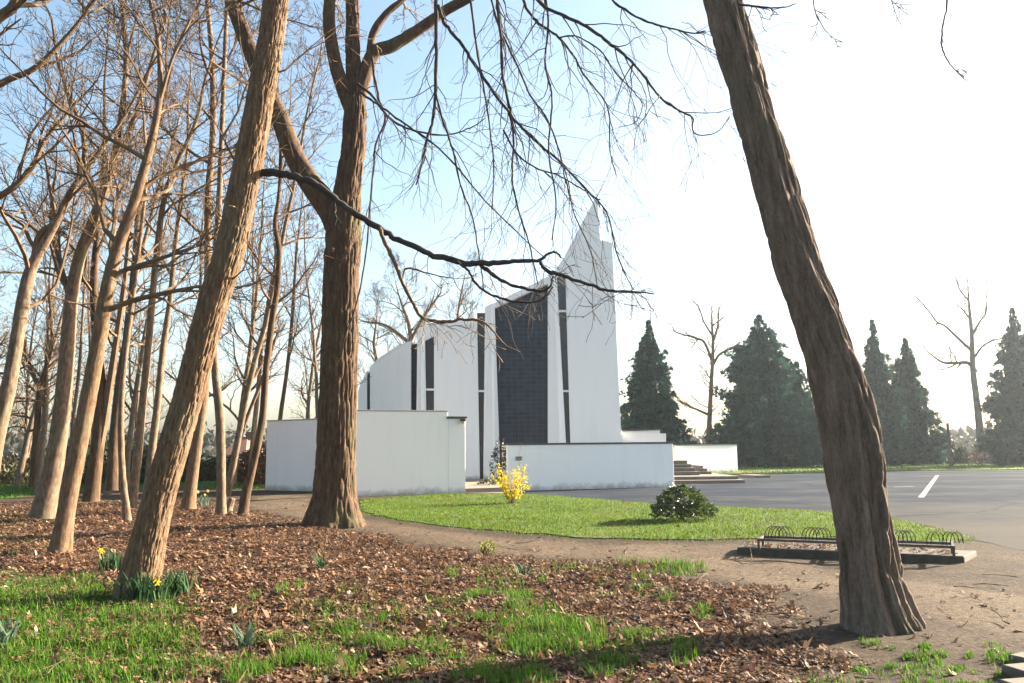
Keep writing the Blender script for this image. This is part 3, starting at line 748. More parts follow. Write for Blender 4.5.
WOOD = [
 ('slim sunlit leaning tree with its foot in leaves left of the near leaning trunk', [(59, 556, 25), (72, 480, 24), (88, 400, 23), (99, 340, 22), (107, 290, 20), (117, 250, 17), (135, 200, 15), (152, 140, 12), (160, 90, 9), (158, 40, 7), (150, 0, 6)], 13.0, 3, 13, 1,
   [[(110, 280, 8), (125, 270, 6), (150, 262, 5), (200, 245, 3)], [(108, 310, 7), (135, 300, 6), (170, 292, 5), (200, 286, 3)], [(160, 100, 5), (172, 60, 4), (190, 20, 3)]]),
 ('stout straight tree left of the slim leaning one, broad foot in the leaves', [(43, 512, 30), (55, 460, 26), (63, 400, 23), (68, 340, 21), (72, 295, 19), (80, 255, 17), (97, 210, 14), (112, 165, 11), (130, 130, 9), (145, 85, 7), (158, 40, 5)], 19.5, 3, 14, 2,
   [[(82, 250, 10), (95, 225, 9), (112, 165, 8), (122, 110, 7), (126, 60, 6), (122, 0, 5)], [(70, 300, 7), (62, 270, 6), (52, 230, 5), (52, 200, 4)]]),
 ('tree cut by the left frame edge, its trunk leaning right across the corner', [(-14, 500, 26), (-4, 440, 24), (8, 390, 22), (16, 345, 20), (25, 292, 19), (34, 262, 16), (55, 225, 12), (72, 190, 10), (95, 158, 8), (115, 130, 6)], 17.0, 3, 12, 3,
   [[(34, 262, 9), (40, 235, 8), (60, 215, 7), (85, 150, 6), (60, 70, 4), (52, 20, 3)]]),
 ('dark two-stemmed tree close behind the slim leaning one, pale right stem', [(91, 497, 22), (97, 450, 19), (101, 400, 17), (97, 340, 14), (94, 290, 12), (96, 250, 10), (101, 200, 8), (104, 150, 6)], 23.0, 5, 12, 4,
   [[(95, 470, 11), (104, 420, 10), (112, 370, 8), (118, 330, 7), (125, 280, 6), (132, 200, 4)]]),
 ('slender crooked sapling with a kink near its foot, left of the near leaning trunk', [(127, 516, 10), (123, 480, 9), (121, 440, 9), (122, 390, 8), (127, 340, 8), (134, 290, 7), (140, 240, 6), (146, 180, 5), (144, 120, 4)], 18.5, 3, 10, 5, []),
 ('thin leaning tree touching the near leaning trunk on its left side', [(132, 503, 13), (138, 450, 12), (143, 400, 11), (149, 340, 10), (155, 270, 9), (164, 200, 8), (178, 160, 7), (195, 125, 6), (205, 80, 4)], 21.5, 4, 12, 6, []),
 ('straight background trunk deep in the wood with shaded foot', [(112, 487, 16), (114, 440, 14), (120, 380, 12), (128, 330, 11), (135, 260, 9), (140, 200, 7), (160, 120, 5)], 28.0, 5, 12, 7, []),
 ('brown tree with flared foot just right of the near leaning trunk', [(188, 504, 17), (196, 450, 15), (203, 400, 14), (207, 350, 13), (208, 280, 11), (208, 200, 10), (213, 130, 9), (212, 60, 8), (207, 0, 7)], 22.0, 5, 12, 8, []),
 ('rough-barked narrow tree standing by the small stump', [(221, 509, 12), (221, 470, 12), (220, 420, 12), (215, 370, 11), (213, 320, 10), (216, 260, 9), (220, 180, 8), (223, 100, 7), (227, 0, 6)], 20.8, 4, 11, 9, []),
 ('dark crooked slim tree left of the white wall, swollen at knee height', [(243, 511, 12), (247, 488, 13), (252, 470, 11), (262, 420, 10), (266, 370, 9), (272, 320, 9), (277, 290, 8), (279, 250, 7.5), (275, 225, 7), (279, 195, 6), (281, 150, 6), (278, 100, 5)], 20.3, 4, 9, 10, []),
 ('thin tree forking low beside the garden wall end', [(228, 482, 8), (237, 445, 7), (243, 400, 7), (250, 350, 6), (256, 300, 5), (260, 250, 4)], 33.0, 5, 10, 11, [[(237, 445, 5), (250, 410, 4), (264, 375, 4), (275, 340, 3)]]),
 ('pale twin-stemmed thin tree behind the white wall corner', [(250, 484, 7), (253, 440, 7), (258, 390, 6), (262, 340, 5), (270, 290, 4)], 36.0, 5, 9, 12, []),
 ('Y-shaped forked tree far back between the two leftmost trunks', [(33, 484, 11), (36, 440, 10), (39, 400, 9), (41, 385, 9), (47, 365, 6), (52, 340, 5), (50, 300, 4)], 32.0, 4, 9, 13, [[(40, 388, 6), (32, 372, 5), (26, 350, 4), (22, 310, 3)]]),
 ('leaning rusty trunk behind the crooked sapling', [(147, 498, 12), (152, 450, 11), (158, 400, 10), (163, 350, 9), (170, 300, 8), (176, 240, 7), (186, 160, 5)], 25.0, 5, 11, 14, []),
 ('upright thin pole-like tree between the two left trunks and the sapling', [(70, 484, 5), (72, 430, 5), (78, 380, 5), (82, 330, 4), (86, 260, 4)], 33.0, 5, 9, 15, []),
 ('thin dark tree rising right of the crooked slim tree, behind the wall', [(276, 470, 6), (280, 420, 6), (287, 370, 5), (292, 320, 5), (296, 260, 4)], 40.0, 5, 10, 16, []),
]
for lab, path, d, ext, nl, sd, ex in WOOD:
    wood_tree(lab, path, d, ext, nl + 2, sd, mat='bark_brown' if sd in (4, 7, 10, 13, 16) else ('bark_tan' if sd in (1, 8) else 'bark_wood'), extra=ex, detail=30 if d < 20 else 18, nch=(7, 5, 4) if d < 20 else (6, 4, 4), LL=(2.0, 4.6))

# bough sweeping in at the upper left corner from a tree beyond the frame
wood_tree('tree left of the frame whose thick boughs sweep into the upper left corner', [(-210, 540, 30), (-190, 400, 28), (-160, 250, 25), (-130, 120, 22), (-110, 20, 18), (-100, -60, 15)], 14.5, 4, 8, 40,
          extra=[[(-128, 110, 14), (-60, 80, 13), (-6, 22, 12), (14, 5, 12), (25, -30, 10)], [(-150, 200, 12), (-70, 130, 9), (0, 84, 8), (35, 68, 7), (70, 33, 5), (95, 0, 4)], [(-155, 230, 12), (-60, 220, 9), (0, 196, 8), (30, 170, 7), (45, 140, 5), (70, 110, 4)]], first=.5)

# ---- near leaning trunk on the left
c, r = px_path([(136, 598, 45), (143, 565, 40), (157, 505, 34), (174, 445, 32.5), (190, 390, 32), (203, 340, 32.5), (214, 300, 33), (230, 250, 32.5), (241, 200, 32), (251, 150, 31), (261, 95, 30), (270, 45, 29), (276, 0, 28), (284, -60, 26)], 9.1)
c[0][2] -= .1
c, r = extend(c, r, 5.0, .2, 3)
t1 = empty('leaning_tree', (c[0][0], c[0][1], 0), 'nearest leaning tree on the left with furrowed tan bark and daffodils at its foot', 'tree')
mb = MB(); cc, R, t = trunk_mesh(mb, c, r, 210, .016, .14, .22, .013, 34, .17, seed=21, z_ground=0); mb.build('trunk', 'bark_tan', t1, True)
rd = np.random.default_rng(5)
mb = MB()
for k in range(14):
    i = int(len(cc) * rd.uniform(.66, 1)); az = rd.uniform(0, 6.28)
    grow(mb, cc[min(i, len(cc) - 1)], (math.cos(az), math.sin(az), .7), rd.uniform(1.5, 3), .04, 3, rd)
for (x0, y0, dx, dz) in ((262, 110, -.6, .5), (236, 260, -.9, .2), (222, 285, .8, .35), (240, 170, -.5, .7), (270, 75, .8, .3)):
    grow(mb, P(x0, y0, 9.1), (dx, rd.uniform(-.3, .4), dz), rd.uniform(1, 1.7), .014, 2, rd, .06, .2, (5, 4))
mb.build('crown', 'twig', t1)

def droop_twigs(mb, c, r, n, rd, L=(.5, 1.3), start=.15, down=.5, lv=1, rr=.006, side=1.0):
    for k in range(n):
        i = min(len(c) - 2, int(len(c) * (start + (1 - start) * rd.uniform())))
        tdir = nrm(c[i + 1] - c[i])
        dd = nrm(tdir * .7 + rd.normal(0, .5 * side, 3) + np.array([0, 0, -down * rd.uniform(.2, 1)]))
        grow(mb, c[i], dd, rd.uniform(*L), max(.005, min(r[i] * .6, rr)), lv, rd, -.07, .2, (5, 3), (.3, .85), rmin=.0042)
def branch(parent, name, path, d, mat, ntw, seed, **kw):
    c, r = px_path(path, d); kr = np.random.default_rng(seed + 7)
    kk = np.cumsum(kr.normal(0, 1, c.shape), 0) * .10; kk -= np.linspace(0, 1, len(c))[:, None] * kk[-1]
    thk = np.clip(.02 / r, .12, 1)[:, None]
    c = c + kk * np.maximum(r, .012)[:, None] * 1.6 * np.clip(thk * 1.6, 0, 1) + kr.normal(0, .25, c.shape) * r[:, None] * thk; r = r * (1 + (kr.uniform(.86, 1.2, len(r)) - 1) * thk[:, 0])
    mb = MB(); mb.tube(c, r, 8)
    droop_twigs(mb, c, r, ntw, np.random.default_rng(seed), **kw)
    return mb.build(name, mat, parent, True)
branch(t1, 'limb', [(248, 180, 10, 9.2), (262, 172, 9.5, 9.16), (282, 170.5, 8.5, 9.08), (304, 176, 8), (325, 188, 7.5), (348, 205, 7), (380, 228, 6.5), (400, 240, 6), (430, 254, 6), (458, 262, 6), (482, 264, 6), (510, 261, 4.5), (538, 260.5, 3.6), (548, 254, 2.8), (556, 252, 2.2), (562, 258, 2)], 9.0, 'twig_dark', 4, 51, L=(.3, .6))
branch(t1, 'limb', [(540, 261, 3), (546, 271, 4), (562, 277, 4), (585, 284, 3.4), (608, 291, 3), (632, 292, 2.4), (654, 294, 1.5)], 9.0, 'twig_dark', 12, 52, L=(.25, .6), start=.0)
branch(t1, 'limb', [(480, 264, 4), (490, 274, 4), (506, 284, 3.4), (524, 288, 3), (543, 291, 2.6), (552, 284, 2), (553, 276, 1.5)], 9.0, 'twig_dark', 3, 53, L=(.2, .4))
branch(t1, 'limb', [(458, 262, 2.5), (468, 272, 2.5), (480, 288, 2.5), (500, 298, 2.5), (520, 302, 2.3), (541, 300, 2), (553, 287, 1.6)], 8.9, 'twig_dark', 4, 54, L=(.2, .5))
branch(t1, 'limb', [(380, 228, 4.5), (388, 248, 4.3), (398, 270, 4), (405, 288, 3.8), (416, 308, 3.6), (426, 319, 3.5), (444, 322, 3.3), (462, 320, 3), (478, 321, 2.6), (490, 328, 2), (505, 345, 1.5), (520, 352, 1.2)], 8.9, 'twig', 10, 55, L=(.3, .7), start=.25)
branch(t1, 'limb', [(402, 282, 1.6), (404, 270, 2), (411, 268, 2), (424, 272, 1.5), (440, 276, 1.2), (452, 278, .9)], 8.9, 'twig', 2, 56, L=(.2, .3))

# ---- the great forked tree
c, r = px_path([(333, 526, 50), (334, 500, 44), (336, 460, 41), (338, 400, 39), (340, 340, 38.5), (341, 290, 38), (343, 245, 38), (345, 215, 34), (348, 185, 29), (353, 150, 27), (355, 120, 26), (355, 95, 22), (353, 50, 17), (352, 0, 15), (352, -60, 13)], 17.6)
c[0][2] -= .15
c, r = extend(c, r, 6, .1, 8)
t2 = empty('forked_tree', (c[0][0], c[0][1], 0), 'tall forked tree before the white walls, right half of its trunk sunlit', 'tree')
mb = MB(); cc2, R2, tt2 = trunk_mesh(mb, c, r, 170, .04, .30, .40, .034, 14, .14, seed=31, z_ground=0); mb.build('trunk', 'bark_brown', t2, True)
def limb(parent, path, d, mat, nt=40, seed=0, ds=.06, furrow=.015, name='limb', ext=0):
    c, r = px_path(path, d)
    if ext: c, r = extend(c, r, ext, .15, seed)
    mb = MB(); o = trunk_mesh(mb, c, r, nt, ds, 0, .3, furrow, 12, .15, seed=seed); mb.build(name, mat, parent, True)
    return o
l1 = limb(t2, [(343, 262, 20), (341, 240, 26), (333, 216, 27), (323, 200, 26), (307, 178, 24), (292, 150, 22), (280, 118, 21), (266, 88, 20), (250, 50, 18), (240, 24, 17), (232, 0, 16), (222, -40, 14)], 17.7, 'bark_brown', 48, 33, ext=5)
l2 = limb(t2, [(357, 140, 14, 17.65), (352, 112, 17, 17.6), (344, 90, 16.5, 17.5), (337, 70, 15), (332, 45, 14), (329, 20, 14), (330, 0, 13), (334, -40, 11)], 17.4, 'bark_brown', 36, 34, ext=4)
l3 = limb(t2, [(355, 125, 14), (358, 100, 17), (366, 72, 16), (375, 52, 15), (392, 46, 14), (410, 35, 13), (430, 22, 12), (448, 9, 11.5), (470, -3, 11, 17), (500, -22, 10, 16), (540, -36, 9, 14.6), (585, -45, 7, 13.4), (640, -42, 5, 12.4), (700, -30, 3, 11.6)], 17.6, 'bark_brown', 36, 35)
l4 = limb(t2, [(370, 56, 9), (371, 40, 9), (377, 26, 9), (388, 12, 8), (402, 0, 7), (420, -20, 6)], 17.6, 'bark_brown', 20, 36, ext=3)
mb = MB(); rd = np.random.default_rng(66)
for (c_, r_, t_), n, lo in (((cc2, R2, tt2), 12, .62), (l1, 14, .35), (l2, 8, .3), (l4, 8, .3)):
    for k in range(n):
        i = min(len(c_) - 1, int(len(c_) * rd.uniform(lo, 1))); az = rd.uniform(0, 6.28)
        grow(mb, c_[i], (math.cos(az), math.sin(az), rd.uniform(-.1, .6)), rd.uniform(1.2, 2.8), min(.035, r_[i] * .4), 3, rd, .04, .17, (6, 5, 4), rmin=.005)
mb.build('crown', 'twig', t2)
for k in range(26):     # short epicormic shoots on the trunk
    i = int(len(cc2) * rd.uniform(.12, .5)); az = rd.uniform(3.2, 6.2); mb = MB()
    o_ = cc2[i] + np.array([math.cos(az), math.sin(az), 0]) * R2[i] * .95
    grow(mb, o_, (math.cos(az), math.sin(az), .2), rd.uniform(.25, .6), .006, 1, rd, .15, .25, (3,), rmin=.004)
    mb.build('side_shoot', 'twig', t2)
# long hanging branches
HANG = [
 ([(436, -30, 4.5), (436, 10, 4.3), (436.5, 50, 4), (436, 90, 3.6), (434, 120, 3.2), (426, 142, 2.6), (422, 165, 2.2), (416, 185, 1.6)], 15.5, 12),
 ([(436, 95, 2.2), (444, 125, 2.2), (452, 150, 2), (462, 190, 1.8), (472, 215, 1.6), (478, 250, 1.3), (484, 290, 1)], 15.5, 9),
 ([(438, 5, 4), (446, 25, 3.8), (462, 45, 3.6), (480, 72, 3.4), (500, 100, 3.2), (515, 118, 3), (535, 138, 2.8), (560, 160, 2.6), (580, 182, 2.3), (600, 203, 2), (610, 220, 1.8), (616, 250, 1.5), (626, 275, 1.2), (634, 290, .9)], 14.5, 26),
 ([(495, -25, 3.6), (498, 10, 3.4), (501, 45, 3), (503, 80, 2.8), (509, 110, 2.6), (513, 140, 2.3), (512, 180, 2), (520, 215, 1.8), (530, 245, 1.5), (538, 285, 1.1)], 14.6, 16),
 ([(488, -15, 2.4), (500, 30, 2.3), (515, 62, 2.2), (530, 95, 2), (545, 115, 1.9), (558, 145, 1.8), (566, 180, 1.6), (575, 215, 1.4), (590, 250, 1.2), (598, 290, 1)], 14.8, 18),
 ([(512, -28, 3.2), (525, 8, 3), (540, 25, 2.8), (557, 37, 2.6), (572, 55, 2.3), (585, 78, 2), (602, 98, 1.7), (609, 115, 1.5), (610, 150, 1.2), (616, 175, 1)], 14.2, 14),
 ([(520, -32, 4), (540, 2, 3.8), (565, 14, 3.6), (590, 28, 3.4), (612, 44, 3.2), (630, 60, 3), (645, 78, 2.8), (662, 98, 2.6), (680, 110, 2.2), (692, 117, 1.9), (693, 130, 1.6), (700, 135, 1.4), (712, 134, 1.2), (722, 128, 1), (730, 116, .8)], 13.0, 18),
 ([(596, -46, 3), (608, -6, 2.8), (625, 10, 2.5), (648, 22, 2.3), (670, 28, 2), (692, 33, 1.8), (706, 31, 1.5)], 12.6, 8),
 ([(557, 37, 1.8), (578, 37, 1.8), (600, 50, 1.7), (615, 72, 1.5), (634, 92, 1.3), (642, 105, 1.1), (636, 122, .9), (620, 127, .8)], 14, 8),
 ([(540, -38, 2.6), (548, 20, 2.4), (545, 60, 2.2), (552, 100, 2), (548, 150, 1.7), (556, 200, 1.4), (552, 240, 1.1)], 14.3, 10),
 ([(470, -5, 2.6), (476, 40, 2.4), (484, 90, 2.1), (490, 130, 1.8), (494, 170, 1.5), (492, 210, 1.2)], 15.4, 9),
 ([(503, 130, 2), (516, 152, 2), (535, 168, 1.9), (556, 175, 1.7), (580, 188, 1.5), (600, 200, 1.2)], 14.5, 6),
 ([(372, 58, 3), (375, 78, 2.6), (380, 100, 2.4), (386, 118, 2.4), (376, 145, 2.2), (374, 175, 2), (370, 210, 1.8), (367, 250, 1.8), (358, 300, 1.6), (342, 345, 1.2)], 17.0, 5),
 ([(358, 84, 3.6), (372, 95, 3), (390, 118, 2.6), (415, 130, 2.2), (445, 135, 1.8), (470, 128, 1.3), (485, 118, 1)], 16.6, 7),
 ([(360, 92, 3), (380, 105, 2.4), (400, 120, 2), (430, 140, 2), (455, 165, 1.8), (480, 195, 1.6), (510, 225, 1.4), (530, 245, 1.1), (545, 258, .9)], 15.5, 8),
]
for k, (path, d, n) in enumerate(HANG):
    branch(t2, 'hanging_branch', path, d, 'twig_dark', int(n * 1.15) + 2, 200 + k, L=(.6, 2.0), start=.03, down=.8, lv=1, rr=.013, side=.75)

# ---- the thick leaning trunk on the right
c, r = px_path([(883, 636, 72), (878, 610, 68), (872, 580, 66), (862, 510, 60), (854, 455, 58), (843, 400, 56), (818, 320, 53), (797, 260, 51), (780, 200, 50), (766, 150, 48), (751, 100, 45.5), (737, 50, 45), (723, 0, 44.5), (704, -60, 43)], 7.35)
c[0][2] -= .08
c, r = extend(c, r, 4.5, .25, 4, .35)
t3 = empty('thick_leaning_tree', (c[0][0], c[0][1], 0), 'thick fluted tree leaning left on the right side, shaded brown bark facing us', 'tree')
mb = MB(); cc3, R3_, tt3 = trunk_mesh(mb, c, r, 220, .018, .34, .2, .024, 17, .15, flute=.085, seed=41, z_ground=0); mb.build('trunk', 'bark_red', t3, True)
b3 = limb(t3, [(704, -60, 22), (730, -110, 20), (790, -150, 17), (860, -150, 13), (930, -110, 9), (985, -60, 5)], 7.0, 'bark_red', 28, 44)
branch(t3, 'limb', [(738, 4, 3), (752, 6, 2.4), (770, 8, 2), (785, 7, 1.5), (796, 3, 1)], 7.2, 'twig_dark', 5, 301, L=(.12, .3))
branch(t3, 'hanging_branch', [(935, -108, 3), (945, -40, 2.6), (948, 0, 2.3), (943, 30, 2.1), (942, 45, 1.9), (948, 60, 1.6), (958, 72, 1.3), (970, 83, 1)], 7.0, 'twig_dark', 4, 302, L=(.1, .2), start=.3)
branch(t3, 'hanging_branch', [(805, -148, 2), (812, -60, 1.6), (814, 0, 1.3), (820, 22, 1), (832, 38, .8)], 7.0, 'twig_dark', 4, 303, L=(.1, .25), start=.5)
branch(t3, 'hanging_branch', [(870, -146, 2), (880, -60, 1.4), (890, -5, 1), (895, 12, .8)], 7.0, 'twig_dark', 3, 304, L=(.1, .2), start=.6)
mb = MB(); rd = np.random.default_rng(77)
for k in range(10):
    az = rd.uniform(0, 6.28); grow(mb, cc3[-1 - k * 8], (math.cos(az), math.sin(az), .8), rd.uniform(1.5, 2.6), .05, 3, rd)
for (x0, y0, d_, dx) in ((842, 320, 7.3, .8), (854, 345, 7.3, .7), (848, 300, 7.4, .5), (704, 35, 7.3, -.8)):
    grow(mb, P(x0, y0, d_), (dx, .2, .4), .22, .005, 1, rd, .1, .2, (4,), rmin=.003)
mb.build('crown', 'twig', t3)

# ---- bare trees right of and behind the church
def far_tree(label, path, d, seed, nlimb=10, extra=(), first=.3, LL=(2, 4), nch=(6, 5, 4), mat='bark_grey', group='bare trees beyond the church and car park', ext=1.5):
    return wood_tree(label, path, d, ext, nlimb, seed, mat, first, nch, LL, .01, .3, 16, group, extra, 'bare_tree', .1, (.45, .9))
far_tree('thin bare tree rising between the two big dark conifers', [(707, 470, 8), (709, 430, 7), (711, 390, 6), (713, 350, 4.5), (712, 325, 3), (712, 308, 1.5)], 62, 61, 20,
         [[(709, 415, 3), (698, 410, 2.4), (685, 404, 1.6)], [(712, 360, 3.2), (704, 342, 2.6), (695, 338, 2), (678, 333, 1.4)], [(713, 365, 3), (720, 354, 2.4), (732, 348, 1.6)], [(712, 345, 2.4), (717, 330, 1.8), (719, 312, 1.2)], [(712, 335, 2.2), (704, 322, 1.6), (700, 310, 1)]], LL=(1.2, 2.8), nch=(6, 4, 3), ext=.4)
far_tree('tall lone bare tree on the far right beyond the car park', [(983, 462, 15), (980, 430, 11), (976, 395, 9.5), (973, 370, 8.5), (972, 340, 6.5), (970, 315, 4.5), (968, 290, 2.6), (968, 268, 1.3)], 66, 62, 14,
         [[(976, 372, 5.5), (968, 363, 4.4), (955, 363, 3.6), (942, 362, 2.8), (928, 352, 1.6)], [(973, 352, 4), (960, 340, 3.2), (945, 326, 2.6), (937, 322, 2.2), (928, 310, 1.8), (917, 298, 1.4)],
          [(974, 358, 3.2), (982, 347, 2.6), (992, 341, 2), (1006, 338, 1.6), (1016, 342, 1.2)], [(973, 333, 3.2), (981, 320, 2.4), (986, 312, 2), (987, 290, 1.3), (986, 272, .8)], [(969, 318, 2.4), (963, 310, 1.8), (958, 306, 1.2)], [(968, 300, 2), (960, 290, 1.6), (956, 278, 1)]], first=.5, LL=(.8, 2), nch=(4, 3, 3), ext=.3)
far_tree('spreading bare tree behind the curved left end of the church', [(413, 470, 9), (413, 400, 8), (411, 350, 6.5), (409, 325, 5), (402, 305, 3), (398, 292, 2)], 58, 63, 16, [[(411, 345, 4), (400, 335, 3.2), (385, 325, 2.4), (370, 322, 1.6)], [(411, 340, 4), (422, 320, 3.2), (432, 305, 2.4), (440, 294, 1.6)]], first=.45, LL=(2.5, 4.5), nch=(8, 6, 5), mat='bark_wood')
far_tree('bare tree behind the church roof left of the navy panel', [(458, 470, 8), (458, 400, 7), (459, 350, 6), (457, 325, 4), (460, 300, 3), (463, 285, 2)], 62, 64, 14, first=.5, LL=(2.5, 4), nch=(8, 6, 5), mat='bark_wood')
far_tree('low bare tree beside the left flank of the church', [(374, 470, 7), (375, 400, 6), (378, 370, 5), (374, 345, 4), (376, 325, 2.5)], 60, 65, 14, first=.4, LL=(2.5, 4), nch=(8, 6, 5), mat='bark_wood')

# ---- the far wood on the left: copies of four thin trees
def thin_tree(seed, H, name):
    rd = np.random.default_rng(seed)
    root = empty(name, (0, 0, 0))
    pts = [np.array([0, 0, -.1])]; d = nrm(np.array([rd.normal(0, .12), rd.normal(0, .12), 1]))
    for k in range(14):
        d = nrm(d + rd.normal(0, .05, 3) + np.array([0, 0, .03])); pts.append(pts[-1] + d * H / 14)
    rad = np.linspace(.13, .02, 15)
    mb = MB(); mb.tube(pts, rad, 8); tr = mb.build('trunk', 'bark_wood', root, True)
    mb = MB()
    for k in range(17):
        tt = .22 + .78 * (k + rd.uniform()) / 17; i = min(int(tt * 14), 13); az = rd.uniform(0, 6.28); el = rd.uniform(.3, 1)
        grow(mb, pts[i] + (pts[i + 1] - pts[i]) * rd.uniform(), (math.cos(az) * math.cos(el), math.sin(az) * math.cos(el), math.sin(el)), rd.uniform(1.6, 3.4) * (1.2 - .7 * tt), rad[i] * .55, 3, rd, .08, .17, (6, 4, 3), (.45, .95), rmin=.006)
    cr = mb.build('crown', 'twig', root)
    return [root, tr, cr]
FG = 'thin bare trees of the far wood'
FL = 'thin bare tree in the crowded far wood behind the left trunks'
protos = [thin_tree(500 + k, 10 + 1.6 * k, 'thin_tree') for k in range(5)]
rs = random.Random(9); cnt = 0; used = []
while cnt < 27:
    d = rs.uniform(27, 70); px = rs.uniform(-60, 330) if d > 42 else rs.uniform(-40, 235)
    g = P(px, 460, d)
    if any((g[0] - a)**2 + (g[1] - b)**2 < 3.0 for a, b in used): continue
    used.append((g[0], g[1]))
    pr = protos[cnt % 5]
    if cnt < 5: root = pr[0]
    else:
        root = pr[0].copy(); COL.objects.link(root)
        for ch in pr[1:]:
            c2 = ch.copy(); COL.objects.link(c2); c2.parent = root
    root.location = (g[0], g[1], 0); root.rotation_euler = (rs.uniform(-.05, .05), rs.uniform(-.02, .14), rs.uniform(0, 6.28))
    s = rs.uniform(.85, 1.25); root.scale = (s, s, s)
    tag(root, FL, 'tree', FG); cnt += 1

# ------------------------------------------------------------------ conifers
def conifer(label, px, dpt, top_px, width_px, seed, n=5200, name='conifer', tip=.62, col=(0.022, 0.060, 0.046), group='dark conifers beyond the car park', base_px=None):
    rd = np.random.default_rng(seed)
    b = P(px, 460, dpt); H = P(px, top_px, dpt)[2]; Rm = width_px * dpt / F_PX / 2
    root = empty(name, (b[0], b[1], 0), label, 'tree', group)
    mb = MB(); mb.tube([(b[0], b[1], -.1), (b[0], b[1], H * .5), (b[0], b[1], H * .93)], [.22, .14, .03], 8); mb.build('trunk', 'bark_brown', root, True)
    def prof(h, az):
        h = np.clip(h, 0, 1)
        base = np.minimum(1, (h + .06) / .16)**.5 * (1 - h)**(tip * (1 + .5 * np.clip(h - .8, 0, 1) / .2))
        lob = .42 + .85 * vnoise(np.cos(az) * 2.4 + seed, np.sin(az) * 2.4, h * 8, seed) + .45 * (vnoise(np.cos(az) * 5, np.sin(az) * 5, h * 18, seed + 3) - .5)
        return Rm * base * lob
    cr = MB()
    # dense inner mass
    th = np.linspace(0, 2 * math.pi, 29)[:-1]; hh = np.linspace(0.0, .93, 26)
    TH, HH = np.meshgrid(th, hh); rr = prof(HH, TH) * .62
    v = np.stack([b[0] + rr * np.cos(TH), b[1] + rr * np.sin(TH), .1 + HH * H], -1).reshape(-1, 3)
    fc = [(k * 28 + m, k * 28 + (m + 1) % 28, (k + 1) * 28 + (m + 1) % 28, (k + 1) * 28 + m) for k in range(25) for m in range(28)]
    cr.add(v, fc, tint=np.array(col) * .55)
    nc = n // 34; ch = 1 - np.sqrt(rd.uniform(0, 1, nc) * .985 + .002); ch = np.where(rd.uniform(0, 1, nc) < .3, rd.uniform(0, 1, nc), ch)
    caz = rd.uniform(0, 2 * math.pi, nc); cfr = rd.uniform(.78, 1.28, nc); ctone = rd.uniform(.4, 1.7, nc); ci = rd.integers(0, nc, n)
    bt = rd.uniform(0, 1, n)**.7; rise = rd.uniform(-.01, .06, nc)[ci]
    h = np.clip(ch[ci] + rise * bt + rd.normal(0, .016, n) * (1.15 - .75 * bt), 0, .995); az = caz[ci] + rd.normal(0, .17, n) * (1.1 - .8 * bt)
    fr = .58 + (cfr[ci] - .58) * bt + rd.normal(0, .03, n); rr = prof(h, az) * fr + .02
    p = np.stack([b[0] + rr * np.cos(az), b[1] + rr * np.sin(az), .15 + h * H], -1)
    out = np.stack([np.cos(az), np.sin(az), np.zeros(n)], -1)
    L = rd.uniform(.2, .62, n) * (.8 + .2 * Rm / 3) * (1.05 - .5 * h)
    dirv = out * rd.uniform(.5, 1, n)[:, None] + np.array([0, 0, 1.]) * rd.uniform(-.15, .85, n)[:, None] + rd.normal(0, .28, (n, 3))
    dirv /= np.linalg.norm(dirv, axis=1, keepdims=True)
    kt = h > .9; dirv[kt] = dirv[kt] * .45 + np.array([0, 0, .85])
    sd = np.cross(dirv, rd.normal(0, 1, (n, 3))); sd /= np.linalg.norm(sd, axis=1, keepdims=True)
    tint = np.array(col)[None] * (rd.uniform(.7, 1.35, n) * ctone[ci])[:, None] * (1 + rd.normal(0, .1, (n, 3)))
    tint = np.where((rd.uniform(0, 1, nc) < .05)[ci][:, None], tint * np.array([2.0, 1.15, .7]), tint)
    w = L * .16; shp = []
    e = lambda a, s, dz=0: p + dirv * (L * a)[:, None] + sd * (w * s)[:, None] + np.array([0, 0, 1.]) * (L * dz)[:, None]
    V = np.stack([e(0, -.3), e(0, .3), e(.55, .45, -.03), e(1, 0, -.1), e(.55, -.45, -.03),
                  e(.12, .2), e(.42, 1.9, -.04), e(.75, 2.6, -.12), e(.5, .5), e(.12, -.2), e(.42, -1.9, -.04), e(.75, -2.6, -.12), e(.5, -.5)], 1)
    cr.add_many(V, [(0, 1, 2, 3, 4), (5, 6, 7, 8), (9, 12, 11, 10)], np.clip(tint, .004, .3))
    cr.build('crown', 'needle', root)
    return root
conifer('dark cone-shaped conifer rising just right of the church', 653, 60, 325, 84, 1, 15000, tip=.8)
conifer('largest dark conifer behind the far white wall, broad and full', 767, 60, 319, 108, 2, 24000, tip=.58)
conifer('lower shaggy conifer leaning against the largest one, left of the thick trunk', 802, 61, 366, 56, 3, 11000, tip=.6)
conifer('tall slim conifer just right of the thick leaning trunk', 882, 60, 324, 58, 4, 12000, tip=.75)
conifer('shorter conifer with feathery edge beside the dark post', 914, 61, 342, 60, 5, 11000, tip=.75)
conifer('airy conifer cut by the right frame edge', 1026, 57, 312, 80, 6, 12000, tip=.75, col=(.026, .056, .042))

